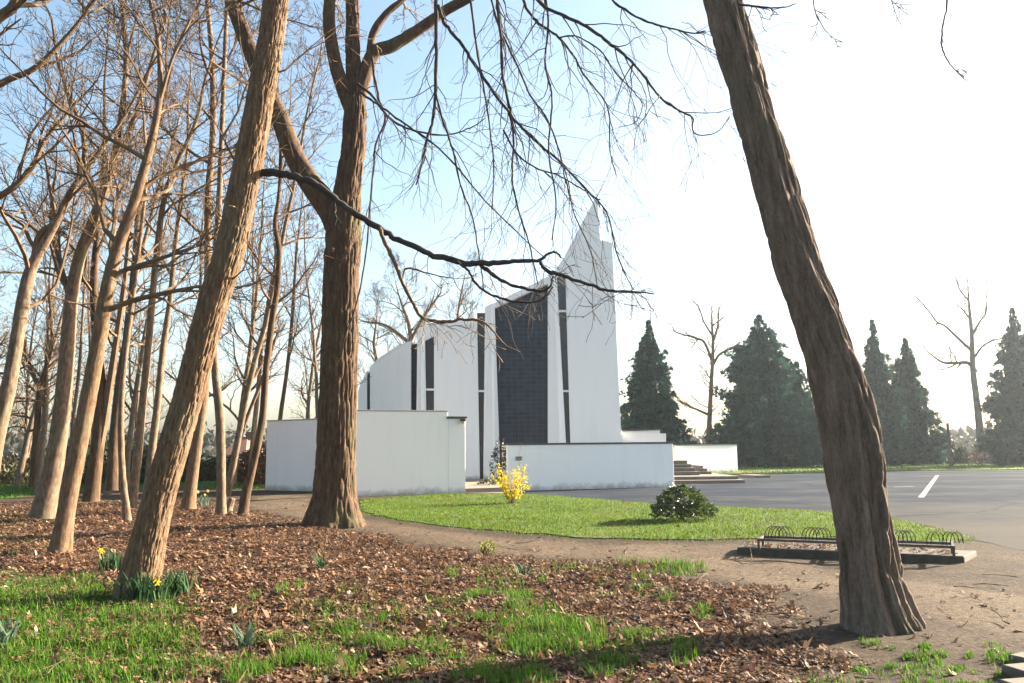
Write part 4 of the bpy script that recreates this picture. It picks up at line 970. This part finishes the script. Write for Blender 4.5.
# ------------------------------------------------------------------ shrubs
def leafy(root, centre, rx, rz, n, leaf, cols, seed, mat='shrub', stems=9, shape=.5, name='foliage', up=.5, low=.12):
    rd = np.random.default_rng(seed)
    mb = MB(); tips = []
    for k in range(stems):
        az = rd.uniform(0, 6.28); q = np.array(centre) + np.array([math.cos(az) * rx * rd.uniform(.2, .8), math.sin(az) * rx * rd.uniform(.2, .8), rz * rd.uniform(.5, .95)])
        b = np.array(centre) + rd.normal(0, .05, 3) * [1, 1, 0]; m = (b + q) / 2 + rd.normal(0, .06 * rx, 3)
        mb.tube(smooth_path([b, m, q], 3), np.linspace(.014, .005, 7) * max(1, rx), 5); tips.append(q)
    mb.build('stems', 'twig', root)
    u = rd.uniform(0, 1, n); az = rd.uniform(0, 2 * math.pi, n); zz = rd.uniform(low, 1, n)
    lob = .62 + .65 * vnoise(np.cos(az) * 2.3 + seed, np.sin(az) * 2.3, zz * 3.2, seed)
    rr = rx * np.sqrt(np.clip(1 - (zz - .35)**2 / .46, .02, 1)) * lob * (rd.uniform(.35, 1, n)**.5)
    p = np.array(centre) + np.stack([rr * np.cos(az), rr * np.sin(az), zz * rz * (.75 + .4 * vnoise(np.cos(az) * 2 + 5, np.sin(az) * 2, 0, seed + 1))], -1)
    dv = np.stack([np.cos(az), np.sin(az), np.full(n, up)], -1) + rd.normal(0, .6, (n, 3)); dv /= np.linalg.norm(dv, axis=1, keepdims=True)
    sd = np.cross(dv, rd.normal(0, 1, (n, 3)) + np.array([0, 0, 1.2])); sd /= np.linalg.norm(sd, axis=1, keepdims=True)
    nz = np.cross(sd, dv); L = leaf * rd.uniform(.6, 1.3, n)
    e = lambda a, s, h=0: p + dv * (L * a)[:, None] + sd * (L * s)[:, None] + nz * (L * h)[:, None]
    V = np.stack([e(0, 0), e(.3, .2, .05), e(.7, .17, .04), e(1, 0, -.06), e(.7, -.17, .04), e(.3, -.2, .05)], 1)
    cols = np.array(cols); t = cols[rd.integers(0, len(cols), n)] * rd.uniform(.65, 1.35, n)[:, None]
    fb = MB(); fb.add_many(V, [(0, 1, 2, 3), (0, 3, 4, 5)], t)
    fb.build(name, mat, root)
GREENS = [(.04, .07, .02), (.065, .10, .025), (.03, .05, .018), (.11, .14, .035)]
g = G(682, 521)
b_ = empty('evergreen_bush', (g[0], g[1], 0), 'rounded dark green leafy bush alone on the lawn', 'bush')
leafy(b_, (g[0], g[1], .02), .60, .72, 1900, .11, GREENS, 3)
g = P(500, 470, 31.6)
b_ = empty('wall_shrub', (g[0], g[1], 0), 'thin straggly green shrub at the left end of the low wall', 'bush')
leafy(b_, (g[0], g[1], .4), .36, 1.4, 420, .12, [(.03, .045, .02), (.05, .06, .025), (.12, .06, .03)], 4)
g = G(487, 554)
b_ = empty('sprouting_plant', (g[0], g[1], 0), 'small yellow-green sprouting plant at the edge of the leaf litter', 'plant')
leafy(b_, (g[0], g[1], 0), .13, .17, 130, .05, [(.16, .2, .02), (.25, .26, .03)], 5)
g = P(499, 481, 36); b_ = empty('low_plant', (g[0], g[1], 0), 'low dark plants along the paving behind the cream wall end', 'plant')
leafy(b_, (g[0] - .3, g[1], 0), .6, .25, 260, .12, GREENS, 6)
# forsythia
g = G(511, 504)
fs = empty('forsythia', (g[0], g[1], 0), 'bright yellow flowering shrub on the lawn before the low wall', 'shrub')
rd = np.random.default_rng(12); mb = MB(); fl = MB(); FP, FD = [], []
for k in range(26):
    az = rd.uniform(0, 6.28); sp = rd.uniform(.1, .95); Hh = rd.uniform(.6, 1.3) * (1.2 - .5 * sp)
    b0 = np.array([g[0], g[1], .02]) + np.array([math.cos(az), math.sin(az), 0]) * .06
    q = b0 + np.array([math.cos(az) * sp * .75, math.sin(az) * sp * .55, Hh])
    m = b0 + np.array([math.cos(az) * sp * .3 + rd.normal(0, .04), math.sin(az) * sp * .25, Hh * .5])
    if k == 0: q = b0 + np.array([.30, 0, 1.75]); m = b0 + np.array([.22, 0, .9])
    if k == 1: q = b0 + np.array([.48, 0, .75]); m = b0 + np.array([.2, 0, .5])
    c = smooth_path([b0, m, q], 6); mb.tube(c, np.linspace(.009, .004, len(c)), 4)
    for s in range(44):
        tt = rd.uniform(.22, 1 if k else .5) ; i = min(int(tt * (len(c) - 1)), len(c) - 2)
        FP.append(c[i] + (c[i + 1] - c[i]) * rd.uniform() + rd.normal(0, .022, 3)); FD.append(rd.normal(0, 1, 3))
mb.build('stems', 'twig', fs)
FP = np.array(FP); FD = np.array(FD); FD /= np.linalg.norm(FD, axis=1, keepdims=True); n = len(FP)
sd = np.cross(FD, rd.normal(0, 1, (n, 3))); sd /= np.linalg.norm(sd, axis=1, keepdims=True); L = rd.uniform(.035, .06, n)
e = lambda a, s: FP + FD * (L * a)[:, None] + sd * (L * s)[:, None]
V = np.stack([e(-.6, 0), e(0, .35), e(.6, 0), e(0, -.35)], 1)
fl.add_many(V, [(0, 1, 2, 3)], np.array([[.70, .58, .03]]) * rd.uniform(.75, 1.2, (n, 1)) * (1 + rd.normal(0, .06, (n, 3))))
V = np.stack([FP + sd * (L * -.5)[:, None], FP + np.cross(FD, sd) * (L * .3)[:, None], FP + sd * (L * .5)[:, None], FP - np.cross(FD, sd) * (L * .3)[:, None]], 1)
fl.add_many(V, [(0, 1, 2, 3)], np.array([[.7, .55, .03]]) * rd.uniform(.7, 1.2, (n, 1)))
fl.build('blossom', 'petal', fs)

# undergrowth behind the wood
BR = [(.085, .055, .026), (.065, .05, .024), (.10, .075, .035), (.05, .05, .018)]
GB = [(.045, .055, .016), (.065, .066, .022), (.035, .045, .014)]
for k, (px, d, rx, rz, cols, lab) in enumerate([
    (15, 44, 3.0, 1.5, BR, 'tawny low shrub at the left frame edge behind the wood'), (62, 46, 2.6, 1.8, GB, 'olive shrub near the dark shed'),
    (110, 42, 2.2, 2.3, [(.028, .048, .016), (.042, .062, .018)], 'green shrub behind the crooked sapling'), (168, 44, 2.2, 1.9, GB, 'olive shrub right of the near leaning trunk, deep in the wood'),
    (200, 46, 2.0, 1.3, BR, 'tawny undergrowth shrub behind the rough-barked narrow tree'), (243, 50, 2.4, 1.4, GB, 'olive hedge shrub in front of the red-roofed house'),
    (262, 40, 1.2, 1.9, [(.15, .068, .025), (.11, .055, .022)], 'rust-brown shrub against the left end of the garden wall'), (140, 48, 2.2, 1.5, BR, 'tawny shrub behind the near leaning trunk')]):
    g = P(px, 470, d)
    b_ = empty('undergrowth_shrub', (g[0], g[1], 0), lab, 'shrub', 'shrubs at the back of the wood')
    leafy(b_, (g[0], g[1], -.1), rx, rz, 1500, .28, cols, 20 + k, mat='needle', stems=14, low=.02)
for k, (px, d, rx, rz, cols, lab) in enumerate([
    (930, 78, 3.0, 1.6, BR, 'pale tawny shrub beyond the dark post on the left'), (958, 63, .75, 1.5, [(.035, .055, .014), (.06, .08, .02)], 'small upright green bush right of the dark post'),
    (985, 63, 2.3, 1.0, [(.085, .046, .034), (.10, .058, .04)], 'reddish-brown low bush at the foot of the tall lone bare tree'), (1003, 74, 2.8, 2.6, GB, 'pale olive shrub between the lone bare tree and the airy conifer'),
    (825, 66, 2.6, 1.6, BR, 'rusty low shrub behind the thick leaning trunk'), (965, 84, 3.8, 2.4, BR, 'hazy tawny shrub far beyond the lone bare tree')]):
    g = P(px, 465, d)
    b_ = empty('field_shrub', (g[0], g[1], 0), lab, 'shrub', 'shrubs beyond the car park')
    leafy(b_, (g[0], g[1], -.1), rx, rz, 1100, .3, cols, 40 + k, mat='needle', stems=14, low=.02)

# dark post
pp = G(951.5, 467.5); tp = P(947.5, 424, pp[1])
po = empty('timber_post', (pp[0], pp[1], 0), 'dark slightly leaning timber post at the far edge of the car park', 'post')
mb = MB(); trunk_mesh(mb, [pp - [0, 0, .2], (pp + tp) / 2, tp], [.14, .12, .09], 12, .15, 0, .3, .01, 8, .2, seed=3); mb.build('shaft', 'post', po, True)
mb = MB(); mb.tube([tp, tp + [0, 0, .06]], [.12, .10], 10); mb.build('cap', 'post', po)
# stump
sp_ = G(229, 512)
sm = empty('tree_stump', (sp_[0], sp_[1], 0), 'small broken leaning stump between two thin trunks', 'stump')
mb = MB(); trunk_mesh(mb, [sp_ + [-.03, 0, -.1], sp_ + [0, 0, .12], sp_ + [.07, 0, .36]], [.13, .10, .09], 20, .03, .3, .15, .02, 12, .2, seed=4); mb.build('stump_body', 'bark_wood', sm, True)

# house and shed behind the wood
hd = 70; ha = P(222, 468, hd); hb = P(243, 468, hd)
hs = empty('house', (ha[0], hd, 0), 'low house with red-brown hipped roof seen through the thin trunks', 'house')
w_ = hb[0] - ha[0]
mb = MB(); mb.prism([(ha[0], hd, 0), (hb[0], hd, 0), (hb[0], hd, 1.3), (ha[0], hd, 1.3)], (0, 6, 0)); mb.build('wall', 'house_wall', hs)
rf = MB(); x0, x1, y0, y1 = ha[0] - .3, hb[0] + .3, hd - .4, hd + 6.4
rf.add([(x0, y0, 1.3), (x1, y0, 1.3), (x1, y1, 1.3), (x0, y1, 1.3), (x0 + 1.1, hd + 3, 2.9), (x1 - 1.0, hd + 3, 2.9)], [(0, 1, 5, 4), (1, 2, 5), (2, 3, 4, 5), (3, 0, 4), (3, 2, 1, 0)])
rf = rf.build('roof', 'roof_tile', hs)
mb = MB(); mb.box((ha[0] + 1.3, hd + 3, 3.0), (.5, .5, .7)); mb.build('chimney', 'roof_tile', rf)
mb = MB(); mb.box((ha[0] + .9, hd - .02, .75), (.6, .06, .6)); mb.build('window', 'glass_dark', hs)
sa = P(64, 470, 36)
sh = empty('garden_shed', (sa[0], sa[1], 0), 'small dark shed standing behind the stout straight tree', 'shed')
mb = MB(); mb.box((sa[0], sa[1], .85), (1.0, 1.6, 1.8), .2); mb.build('wall', 'shed', sh)
mb = MB(); c_, s_ = math.cos(.2), math.sin(.2)
pr = lambda x, y, z: (sa[0] + x * c_ - y * s_, sa[1] + x * s_ + y * c_, z)
mb.prism([pr(-.65, -.9, 1.755), pr(.65, -.9, 1.755), pr(0, -.9, 2.1)], (-1.8 * s_, 1.8 * c_, 0)); mb.build('roof', 'shed', sh)
mb = MB(); mb.box(pr(0, -.815, .8), (.55, .03, 1.5), .2); mb.build('door', 'door_dark', sh)

# ------------------------------------------------------------------ daffodils
def daffodils(px, py, n, R, H, flowers, label, seed, pale=0.0):
    rd = np.random.default_rng(seed); g = G(px, py); z0 = float(height(np.array(g[0]), np.array(g[1])))
    root = empty('daffodil_clump', (g[0], g[1], z0), label, 'daffodils', 'daffodil clumps')
    mb = MB(); k = n
    az = rd.uniform(0, 6.28, k); b = np.stack([g[0] + rd.normal(0, R * .4, k), g[1] + rd.normal(0, R * .35, k), np.full(k, z0)], -1)
    lean = rd.uniform(.1, .75, k); L = H * rd.uniform(.65, 1.15, k); w = rd.uniform(.008, .014, k)
    out = np.stack([np.cos(az), np.sin(az), np.zeros(k)], -1); sd = np.stack([-np.sin(az), np.cos(az), np.zeros(k)], -1)
    pos = lambda t: b + out * (L * lean * t**1.8)[:, None] + np.array([0, 0, 1.]) * (L * (t - .25 * lean * t * t))[:, None]
    rows = []
    for t, ww in ((0, .8), (.4, 1), (.75, .9), (1, .25)):
        rows += [pos(t) - sd * (w * ww)[:, None], pos(t) + sd * (w * ww)[:, None]]
    mb.add_many(np.stack(rows, 1), [(0, 1, 3, 2), (2, 3, 5, 4), (4, 5, 7, 6)], np.array([[.036 + pale, .08 + pale, .032 + pale]]) * rd.uniform(.7, 1.4, (k, 1)))
    mb.build('leaves', 'grass', root)
    for (fx, fy) in flowers:
        d = g[1] - .06; tp = P(fx, fy, d)
        c = np.array([tp[0], d, tp[2]]); fb = MB()
        fb.tube([(tp[0] * .3 + g[0] * .7, g[1], z0), ((tp[0] + g[0]) / 2, (d + g[1]) / 2, (z0 + tp[2]) / 2), c + [0, .02, 0]], [.004] * 3, 5)
        st_ = fb.build('flower_stalk', 'shrub', root)
        fc = nrm(np.array([rd.normal(.2, .3), -1, -.1])); a = nrm(np.cross(fc, [0, 0, 1])); bb = np.cross(fc, a)
        pb = MB(); ycol = (.75, .55, .03) if pale < .05 else (.75, .68, .2)
        for q in range(6):
            t = q * math.pi / 3; dv = a * math.cos(t) + bb * math.sin(t); s2 = np.cross(fc, dv)
            pb.add([c + dv * .006, c + dv * .026 + s2 * .014, c + dv * .05 - fc * .006, c + dv * .026 - s2 * .014], [(0, 1, 2, 3)], tint=ycol)
        th = np.arange(10) * .6283
        ring = lambda rr, f: [c + fc * f + (a * math.cos(t) + bb * math.sin(t)) * rr for t in th]
        pb.add(ring(.010, 0) + ring(.014, .022) + ring(.02, .032), [(m, (m + 1) % 10, 10 + (m + 1) % 10, 10 + m) for m in range(10)] + [(10 + m, 10 + (m + 1) % 10, 20 + (m + 1) % 10, 20 + m) for m in range(10)], tint=(.75, .42, .02))
        pb.build('flower', 'petal', root)
daffodils(148, 602, 90, .27, .33, [(157, 582)], 'daffodil leaves with one yellow flower in front of the near leaning trunk', 1)
daffodils(178, 596, 70, .22, .30, [], 'flowerless daffodil clump right of the near leaning trunk foot', 2)
daffodils(111, 573, 45, .18, .32, [(101, 551)], 'daffodil clump with one yellow bloom behind the near leaning trunk, on leaves', 3)
daffodils(203, 506, 30, .25, .33, [(198, 492), (205, 495), (208, 491)], 'pale flowering daffodils beside the brown tree with flared foot', 4, .06)
daffodils(322, 574, 22, .10, .26, [], 'small narrow-leaved bulb clump alone in the leaf litter', 5)
daffodils(246, 650, 20, .10, .25, [], 'silvery bulb leaves in the leaves right of the grass patch', 6, .05)
daffodils(6, 648, 22, .15, .26, [], 'pale bulb leaves in the grass at the left frame edge', 7, .06)
daffodils(525, 578, 16, .1, .22, [], 'thin bulb leaves amid grass tufts near the dirt path', 8, .02)

# ------------------------------------------------------------------ leaf litter
def scatter_leaves():
    rd = np.random.default_rng(33); N = 430000
    rr = np.exp(rd.uniform(math.log(3.2), math.log(32), N)); az = rd.uniform(-1.0, .75, N)
    x, y = rr * np.sin(az), rr * np.cos(az)
    m = litter_mask(x, y)
    # clear where turf grows thick; thin drift over path and soil
    gl_ = np.clip(sdist(x, y, GRASS_L) / .5 + .4 + .9 * (fbm(x * 2, y * 2, 0, 77) - .5), 0, 1)
    dens = m * (1 - .84 * gl_) + .010 * in_poly(x, y, PATH) + .012 * in_poly(x, y, gp([(780, 560), (1100, 620), (1100, 900), (780, 900)])) + .006 * in_poly(x, y, LAWN)
    dens = np.maximum(dens, .5 * ((x < -5) & (y > 17) & ~in_poly(x, y, GREEN_BACK) & ~in_poly(x, y, PATH) & (y < 27)))
    pxs, pys, _ = to_px(x, y, np.zeros_like(x))
    rt_dark = np.clip((pxs - 640) / 140, 0, 1) * np.clip((pys - 600) / 30, 0, 1)
    dens *= 1 - .45 * rt_dark
    keep = (rd.uniform(0, 1, N) < dens * np.clip(.5 + .08 * rr, .55, 1)) & ~in_poly(x, y, ASPH)
    x, y, rr, mk = x[keep], y[keep], rr[keep], m[keep]
    pk = 520; ps = rd.uniform(.05, L_ - .05, pk); pt = rd.uniform(.05, wdt - .05, pk) ; px_ = pa[0] + u[0] * ps + v[0] * pt; py_ = pa[1] + u[1] * ps + v[1] * pt
    x = np.r_[x, px_]; y = np.r_[y, py_]; rr = np.r_[rr, np.hypot(px_, py_) * 0]; mk = np.r_[mk, np.zeros(pk)]; n = len(x)
    on = np.arange(n) >= n - pk
    z = np.where(on, .095, height(x, y) + rd.uniform(.0, .05, n) * mk + .008 + .034 * in_poly(x, y, LAWN))
    L = np.clip(rd.lognormal(-3.45, .38, n), .014, .062) * (1 + .022 * rr); a = rd.uniform(0, 6.28, n)
    lay = rd.choice([.16, .55], n, p=[.72, .28]); tx, ty = rd.normal(0, 1, n) * lay, rd.normal(0, 1, n) * lay
    f = np.stack([np.cos(a), np.sin(a), tx], -1); s = np.stack([-np.sin(a), np.cos(a), ty], -1)
    up_ = np.array([0, 0, 1.])
    p = np.stack([x, y, z], -1); cu = rd.uniform(-.25, .5, n); wd = rd.uniform(.28, .5, n); lob = rd.uniform(.6, 1, n)
    e = lambda q, w, h: p + f * (L * q)[:, None] + s * (L * w)[:, None] + up_ * (L * h)[:, None]
    V = np.stack([e(-1, 0, cu * .8), e(-.55, wd * .8, cu * .25 + .12), e(-.25, wd * .55 * lob, .02), e(.1, wd * 1.1, cu * .3 + .15), e(.45, wd * .6 * lob, cu * .1),
                  e(1, 0, cu * .7), e(.45, -wd * .6 * lob, cu * .1), e(.1, -wd * 1.1, cu * .3 + .15), e(-.25, -wd * .55 * lob, .02), e(-.55, -wd * .8, cu * .25 + .12)], 1)
    pal = np.array([(.15, .075, .04), (.22, .115, .06), (.28, .155, .08), (.11, .055, .034), (.33, .22, .135), (.2, .09, .04), (.38, .28, .19), (.07, .042, .03), (.26, .13, .055)])
    ci = rd.choice(len(pal), n, p=[.22, .2, .12, .17, .055, .11, .015, .08, .03])
    t = pal[ci] * rd.uniform(.6, 1.2, (n, 1)) * np.array([[.93, 1.02, 1.14]])
    mb = MB(); mb.add_many(V, [(0, 1, 2, 8, 9), (2, 3, 4, 6, 7, 8), (4, 5, 6)], t)
    tag(mb.build('leaf_litter', 'leaf'), 'brown fallen oak leaves covering the ground under the trees', 'leaves', kind='stuff')
scatter_leaves()

# ------------------------------------------------------------------ grass
def blades(mb, x, y, z, h, w, cols, rd, lean=.5, tone=None, dry=None):
    n = len(x); az = rd.uniform(0, 6.28, n); ln = rd.uniform(.05, lean, n)
    o_ = np.stack([np.cos(az), np.sin(az), np.zeros(n)], -1); s = np.stack([-np.sin(az), np.cos(az), np.zeros(n)], -1)
    b = np.stack([x, y, z], -1); up_ = np.array([0, 0, 1.])
    q = lambda t, k: b + o_ * (h * ln * t**1.7)[:, None] + up_ * (h * (t - .3 * ln * t * t))[:, None] + s * (w * k)[:, None]
    V = np.stack([q(0, -1), q(0, 1), q(.5, .8), q(.5, -.8), q(1, 0)], 1)
    cols = np.array(cols); t = cols[rd.integers(0, len(cols), n)] * rd.uniform(.7, 1.35, (n, 1))
    if tone is not None: t = t * tone[:, None]
    if dry is not None: t = t * (1 - .6 * dry[:, None]) + np.array([[.14, .12, .03]]) * .6 * dry[:, None]
    mb.add_many(V, [(0, 1, 2, 3), (3, 2, 4)], t)
GC = [(.05, .14, .008), (.068, .165, .010), (.04, .115, .008), (.055, .14, .012), (.085, .15, .018), (.12, .125, .04)]
rd = np.random.default_rng(88); mb = MB()
N = 130000
r0 = np.exp(rd.uniform(math.log(3.6), math.log(12), N)); az = rd.uniform(-.95, -.15, N); x, y = r0 * np.sin(az), r0 * np.cos(az)
cl = fbm(x * 2.2, y * 2.2, 0, 55); m = np.clip(sdist(x, y, GRASS_L) / .5 + .45 + 1.1 * (cl - .5), 0, 1)
k = rd.uniform(0, 1, N) < m * np.clip(.25 + 1.2 * (cl - .25), .1, 1); x, y = x[k], y[k]
blades(mb, x, y, height(x, y), rd.uniform(.05, .15, len(x)) * (.6 + .8 * fbm(x * 1.7, y * 1.7, 0, 56)), rd.uniform(.0022, .0042, len(x)) * (1 + .05 * np.hypot(x, y)), GC, rd, .9)
for (px, py, rx, ry, dn, hh) in PATCHES:
    n = int(rx * ry * dn * 4)
    a = rd.uniform(0, 6.28, n); q = np.sqrt(rd.uniform(0, 1, n)); xx = px + rx * q * np.cos(a); yy = py + ry * q * np.sin(a)
    g = np.array([G(s_, t_) for s_, t_ in zip(xx, yy)]); x, y = g[:, 0], g[:, 1]
    cl = fbm(x * 3.2, y * 3.2, 0, 91); k = rd.uniform(0, 1, n) < np.clip((cl - .38) * 4.5, 0.0, 1) * np.clip(1.4 - q, 0, 1); x, y = x[k], y[k]
    blades(mb, x, y, height(x, y), rd.uniform(.5, 1.15, len(x)) * hh, rd.uniform(.002, .004, len(x)) * (1 + .06 * np.hypot(x, y)), GC, rd, .8)
# green ground behind the first row of trees
N = 16000; x = rd.uniform(-26, -6, N); y = rd.uniform(20, 42, N); k = in_poly(x, y, GREEN_BACK); x, y = x[k], y[k]
blades(mb, x, y, height(x, y), rd.uniform(.06, .16, len(x)), rd.uniform(.008, .016, len(x)), GC[:4], rd, .8)
tag(mb.build('grass_tufts', 'grass'), 'tufts of green grass growing through the fallen leaves', 'grass', kind='stuff')
mb = MB(); lx = np.array(LAWN); N = 150000
x = rd.uniform(lx[:, 0].min(), lx[:, 0].max(), N); y = rd.uniform(lx[:, 1].min(), lx[:, 1].max(), N)
k = sdist(x, y, LAWN) > -.30 * rd.uniform(0, 1, N)**2 - .25 * (fbm(x * 2, y * 2, 0, 69) - .5); k &= rd.uniform(0, 1, N) < np.clip(16 / y, 0, 1)**1.2; x, y = x[k], y[k]
cl = fbm(x * .8, y * .8, 0, 66)
LC = [(.062, .122, .006), (.085, .145, .008), (.05, .105, .006), (.115, .155, .014)]
blades(mb, x, y, np.where(in_poly(x, y, LAWN), .013, height(x, y)), rd.uniform(.025, .065, len(x)) * (.6 + .8 * cl), rd.uniform(.004, .008, len(x)), np.array(LC), rd, .8, tone=.72 + .7 * fbm(x * .55, y * 1.1, 0, 67), dry=np.clip(fbm(x * 1.4, y * 1.4, 0, 68) * 3.2 - 1.75, 0, 1))
tag(mb.build('lawn_grass', 'grass'), 'short mown green grass of the lawn', 'grass', kind='stuff')
mb = MB(); lx = np.array(VERGE); N = 14000
x = rd.uniform(3, 45, N); y = rd.uniform(lx[:, 1].min(), min(110, lx[:, 1].max()), N); k = in_poly(x, y, VERGE); x, y = x[k], y[k]
blades(mb, x, y, np.full(len(x), .048), rd.uniform(.06, .16, len(x)), rd.uniform(.012, .025, len(x)), LC, rd, .8)
tag(mb.build('verge_grass', 'grass'), 'rough grass along the far edge of the car park', 'grass', kind='stuff')

# fallen sticks
for k, (x0, y0, x1, y1, w, lab) in enumerate([(283, 632, 296, 655, 2.6, 'pale curved stick standing out of the leaves below the bulb clump'), (745, 545, 752, 560, 1.5, 'short twig by the left end of the plinth'), (697, 582, 708, 575, 2, 'small curled twig at the edge of the leaves'), (700, 600, 745, 618, 1.8, 'thin grey stick lying left of the thick leaning trunk'), (842, 620, 830, 612, 1.8, 'short twig against the foot of the thick leaning trunk')]):
    a = G(x0, y0, .08 if k == 0 else .03); b = G(x1, y1, .03); m = (a + b) / 2 + np.array([.03, 0, .05])
    c = smooth_path([a, m, b], 5); mb = MB(); mb.tube(c, np.linspace(.004, .007, len(c)) * w / 2, 6)
    tag(mb.build('fallen_stick', 'twig', origin=tuple(a), smooth=True), lab, 'stick', 'fallen sticks')

rd = np.random.default_rng(71); mb = MB()
for k in range(420):
    rr = math.exp(rd.uniform(math.log(4.2), math.log(22))); az = rd.uniform(-.8, .6); x, y = rr * math.sin(az), rr * math.cos(az)
    if litter_mask(np.array(x), np.array(y)) < .4 and rd.uniform() > .25 or in_poly(x, y, LAWN) or in_poly(x, y, ASPH): continue
    z = float(height(np.array(x), np.array(y))) + .03; a = rd.uniform(0, 6.28); L = rd.uniform(.12, .5)
    p = [np.array([x, y, z])]; d = np.array([math.cos(a), math.sin(a), rd.uniform(-.05, .12)])
    for q in range(4): d = nrm(d + rd.normal(0, .18, 3) * [1, 1, .3]); p.append(p[-1] + d * L / 4)
    mb.tube(p, np.linspace(.0045, .002, 5) * rd.uniform(.7, 1.6), 4)
tag(mb.build('fallen_twigs', 'twig'), 'thin broken twigs scattered through the fallen leaves', 'twigs', kind='stuff')
# distant tree line
rd = np.random.default_rng(99); mb = MB()
for k in range(520):
    az = rd.uniform(-1.0, .9); dist = rd.uniform(150, 300); x, y = dist * math.sin(az), dist * math.cos(az)
    h = rd.uniform(2, 5) * (1.5 if az < -.2 else .8); n = 46; a = rd.uniform(0, 6.28, n); q = rd.uniform(0, 1, n)
    p = np.stack([x + rd.normal(0, 4, n), y + rd.normal(0, 3, n), q * h], -1)
    dv = rd.normal(0, 1, (n, 3)) + [0, 0, .8]; dv /= np.linalg.norm(dv, axis=1, keepdims=True); sd = np.cross(dv, rd.normal(0, 1, (n, 3))); sd /= np.linalg.norm(sd, axis=1, keepdims=True)
    L = rd.uniform(1, 2.2, n)[:, None]
    mb.add_many(np.stack([p, p + dv * L * .5 + sd * L * .3, p + dv * L, p + dv * L * .5 - sd * L * .3], 1), [(0, 1, 2, 3)], np.array([[.04, .04, .026]]) * rd.uniform(.6, 1.3, (n, 1)))
tag(mb.build('distant_wood', 'needle'), 'low hazy line of distant woodland along the horizon', 'wood', kind='stuff')

# ------------------------------------------------------------------ light
SUN_AZ, SUN_EL = R_(64), R_(20)
world = bpy.data.worlds.new('World'); scene.world = world; world.use_nodes = True
nt = world.node_tree; bg = nt.nodes['Background']
sky = nt.nodes.new('ShaderNodeTexSky'); sky.sky_type = 'NISHITA'; sky.sun_disc = False
sky.sun_elevation = SUN_EL; sky.sun_rotation = SUN_AZ; sky.dust_density = 2.4; sky.air_density = 1.0; sky.ozone_density = 1.0
hs_ = nt.nodes.new('ShaderNodeHueSaturation'); hs_.inputs['Saturation'].default_value = 1.0; hs_.inputs['Hue'].default_value = 0.489
nt.links.new(sky.outputs['Color'], hs_.inputs['Color']); nt.links.new(hs_.outputs['Color'], bg.inputs['Color']); bg.inputs['Strength'].default_value = 0.056
sd_ = bpy.data.lights.new('sun', 'SUN'); sd_.energy = 5.0; sd_.angle = R_(0.5); sd_.color = (1, .86, .68)
so = bpy.data.objects.new('sun', sd_); COL.objects.link(so)
s = Vector((math.sin(SUN_AZ) * math.cos(SUN_EL), math.cos(SUN_AZ) * math.cos(SUN_EL), math.sin(SUN_EL)))
so.rotation_euler = s.to_track_quat('Z', 'Y').to_euler(); so.location = (30, 20, 30)
vs = scene.view_settings; vs.view_transform = 'Standard'; vs.look = 'None'; vs.gamma = 1; vs.exposure = 2.72; vs.use_curve_mapping = False
scene.cycles.max_bounces = 8

# ------------------------------------------------------------------ air
mb = MB(); mb.box((0, 130, 14), (700, 460, 30.5))
m = bpy.data.materials.new('pale_air'); m.use_nodes = True; N_ = m.node_tree.nodes
for q in list(N_):
    if q.type != 'OUTPUT_MATERIAL': N_.remove(q)
pv = N_.new('ShaderNodeVolumePrincipled'); pv.inputs['Color'].default_value = (.75, .88, 1, 1); pv.inputs['Density'].default_value = 0.00045; pv.inputs['Anisotropy'].default_value = 0.7
m.node_tree.links.new(pv.outputs['Volume'], [q for q in N_ if q.type == 'OUTPUT_MATERIAL'][0].inputs['Volume'])
tag(mb.build('haze', m), 'thin bright spring haze over the whole place', 'haze', kind='stuff')
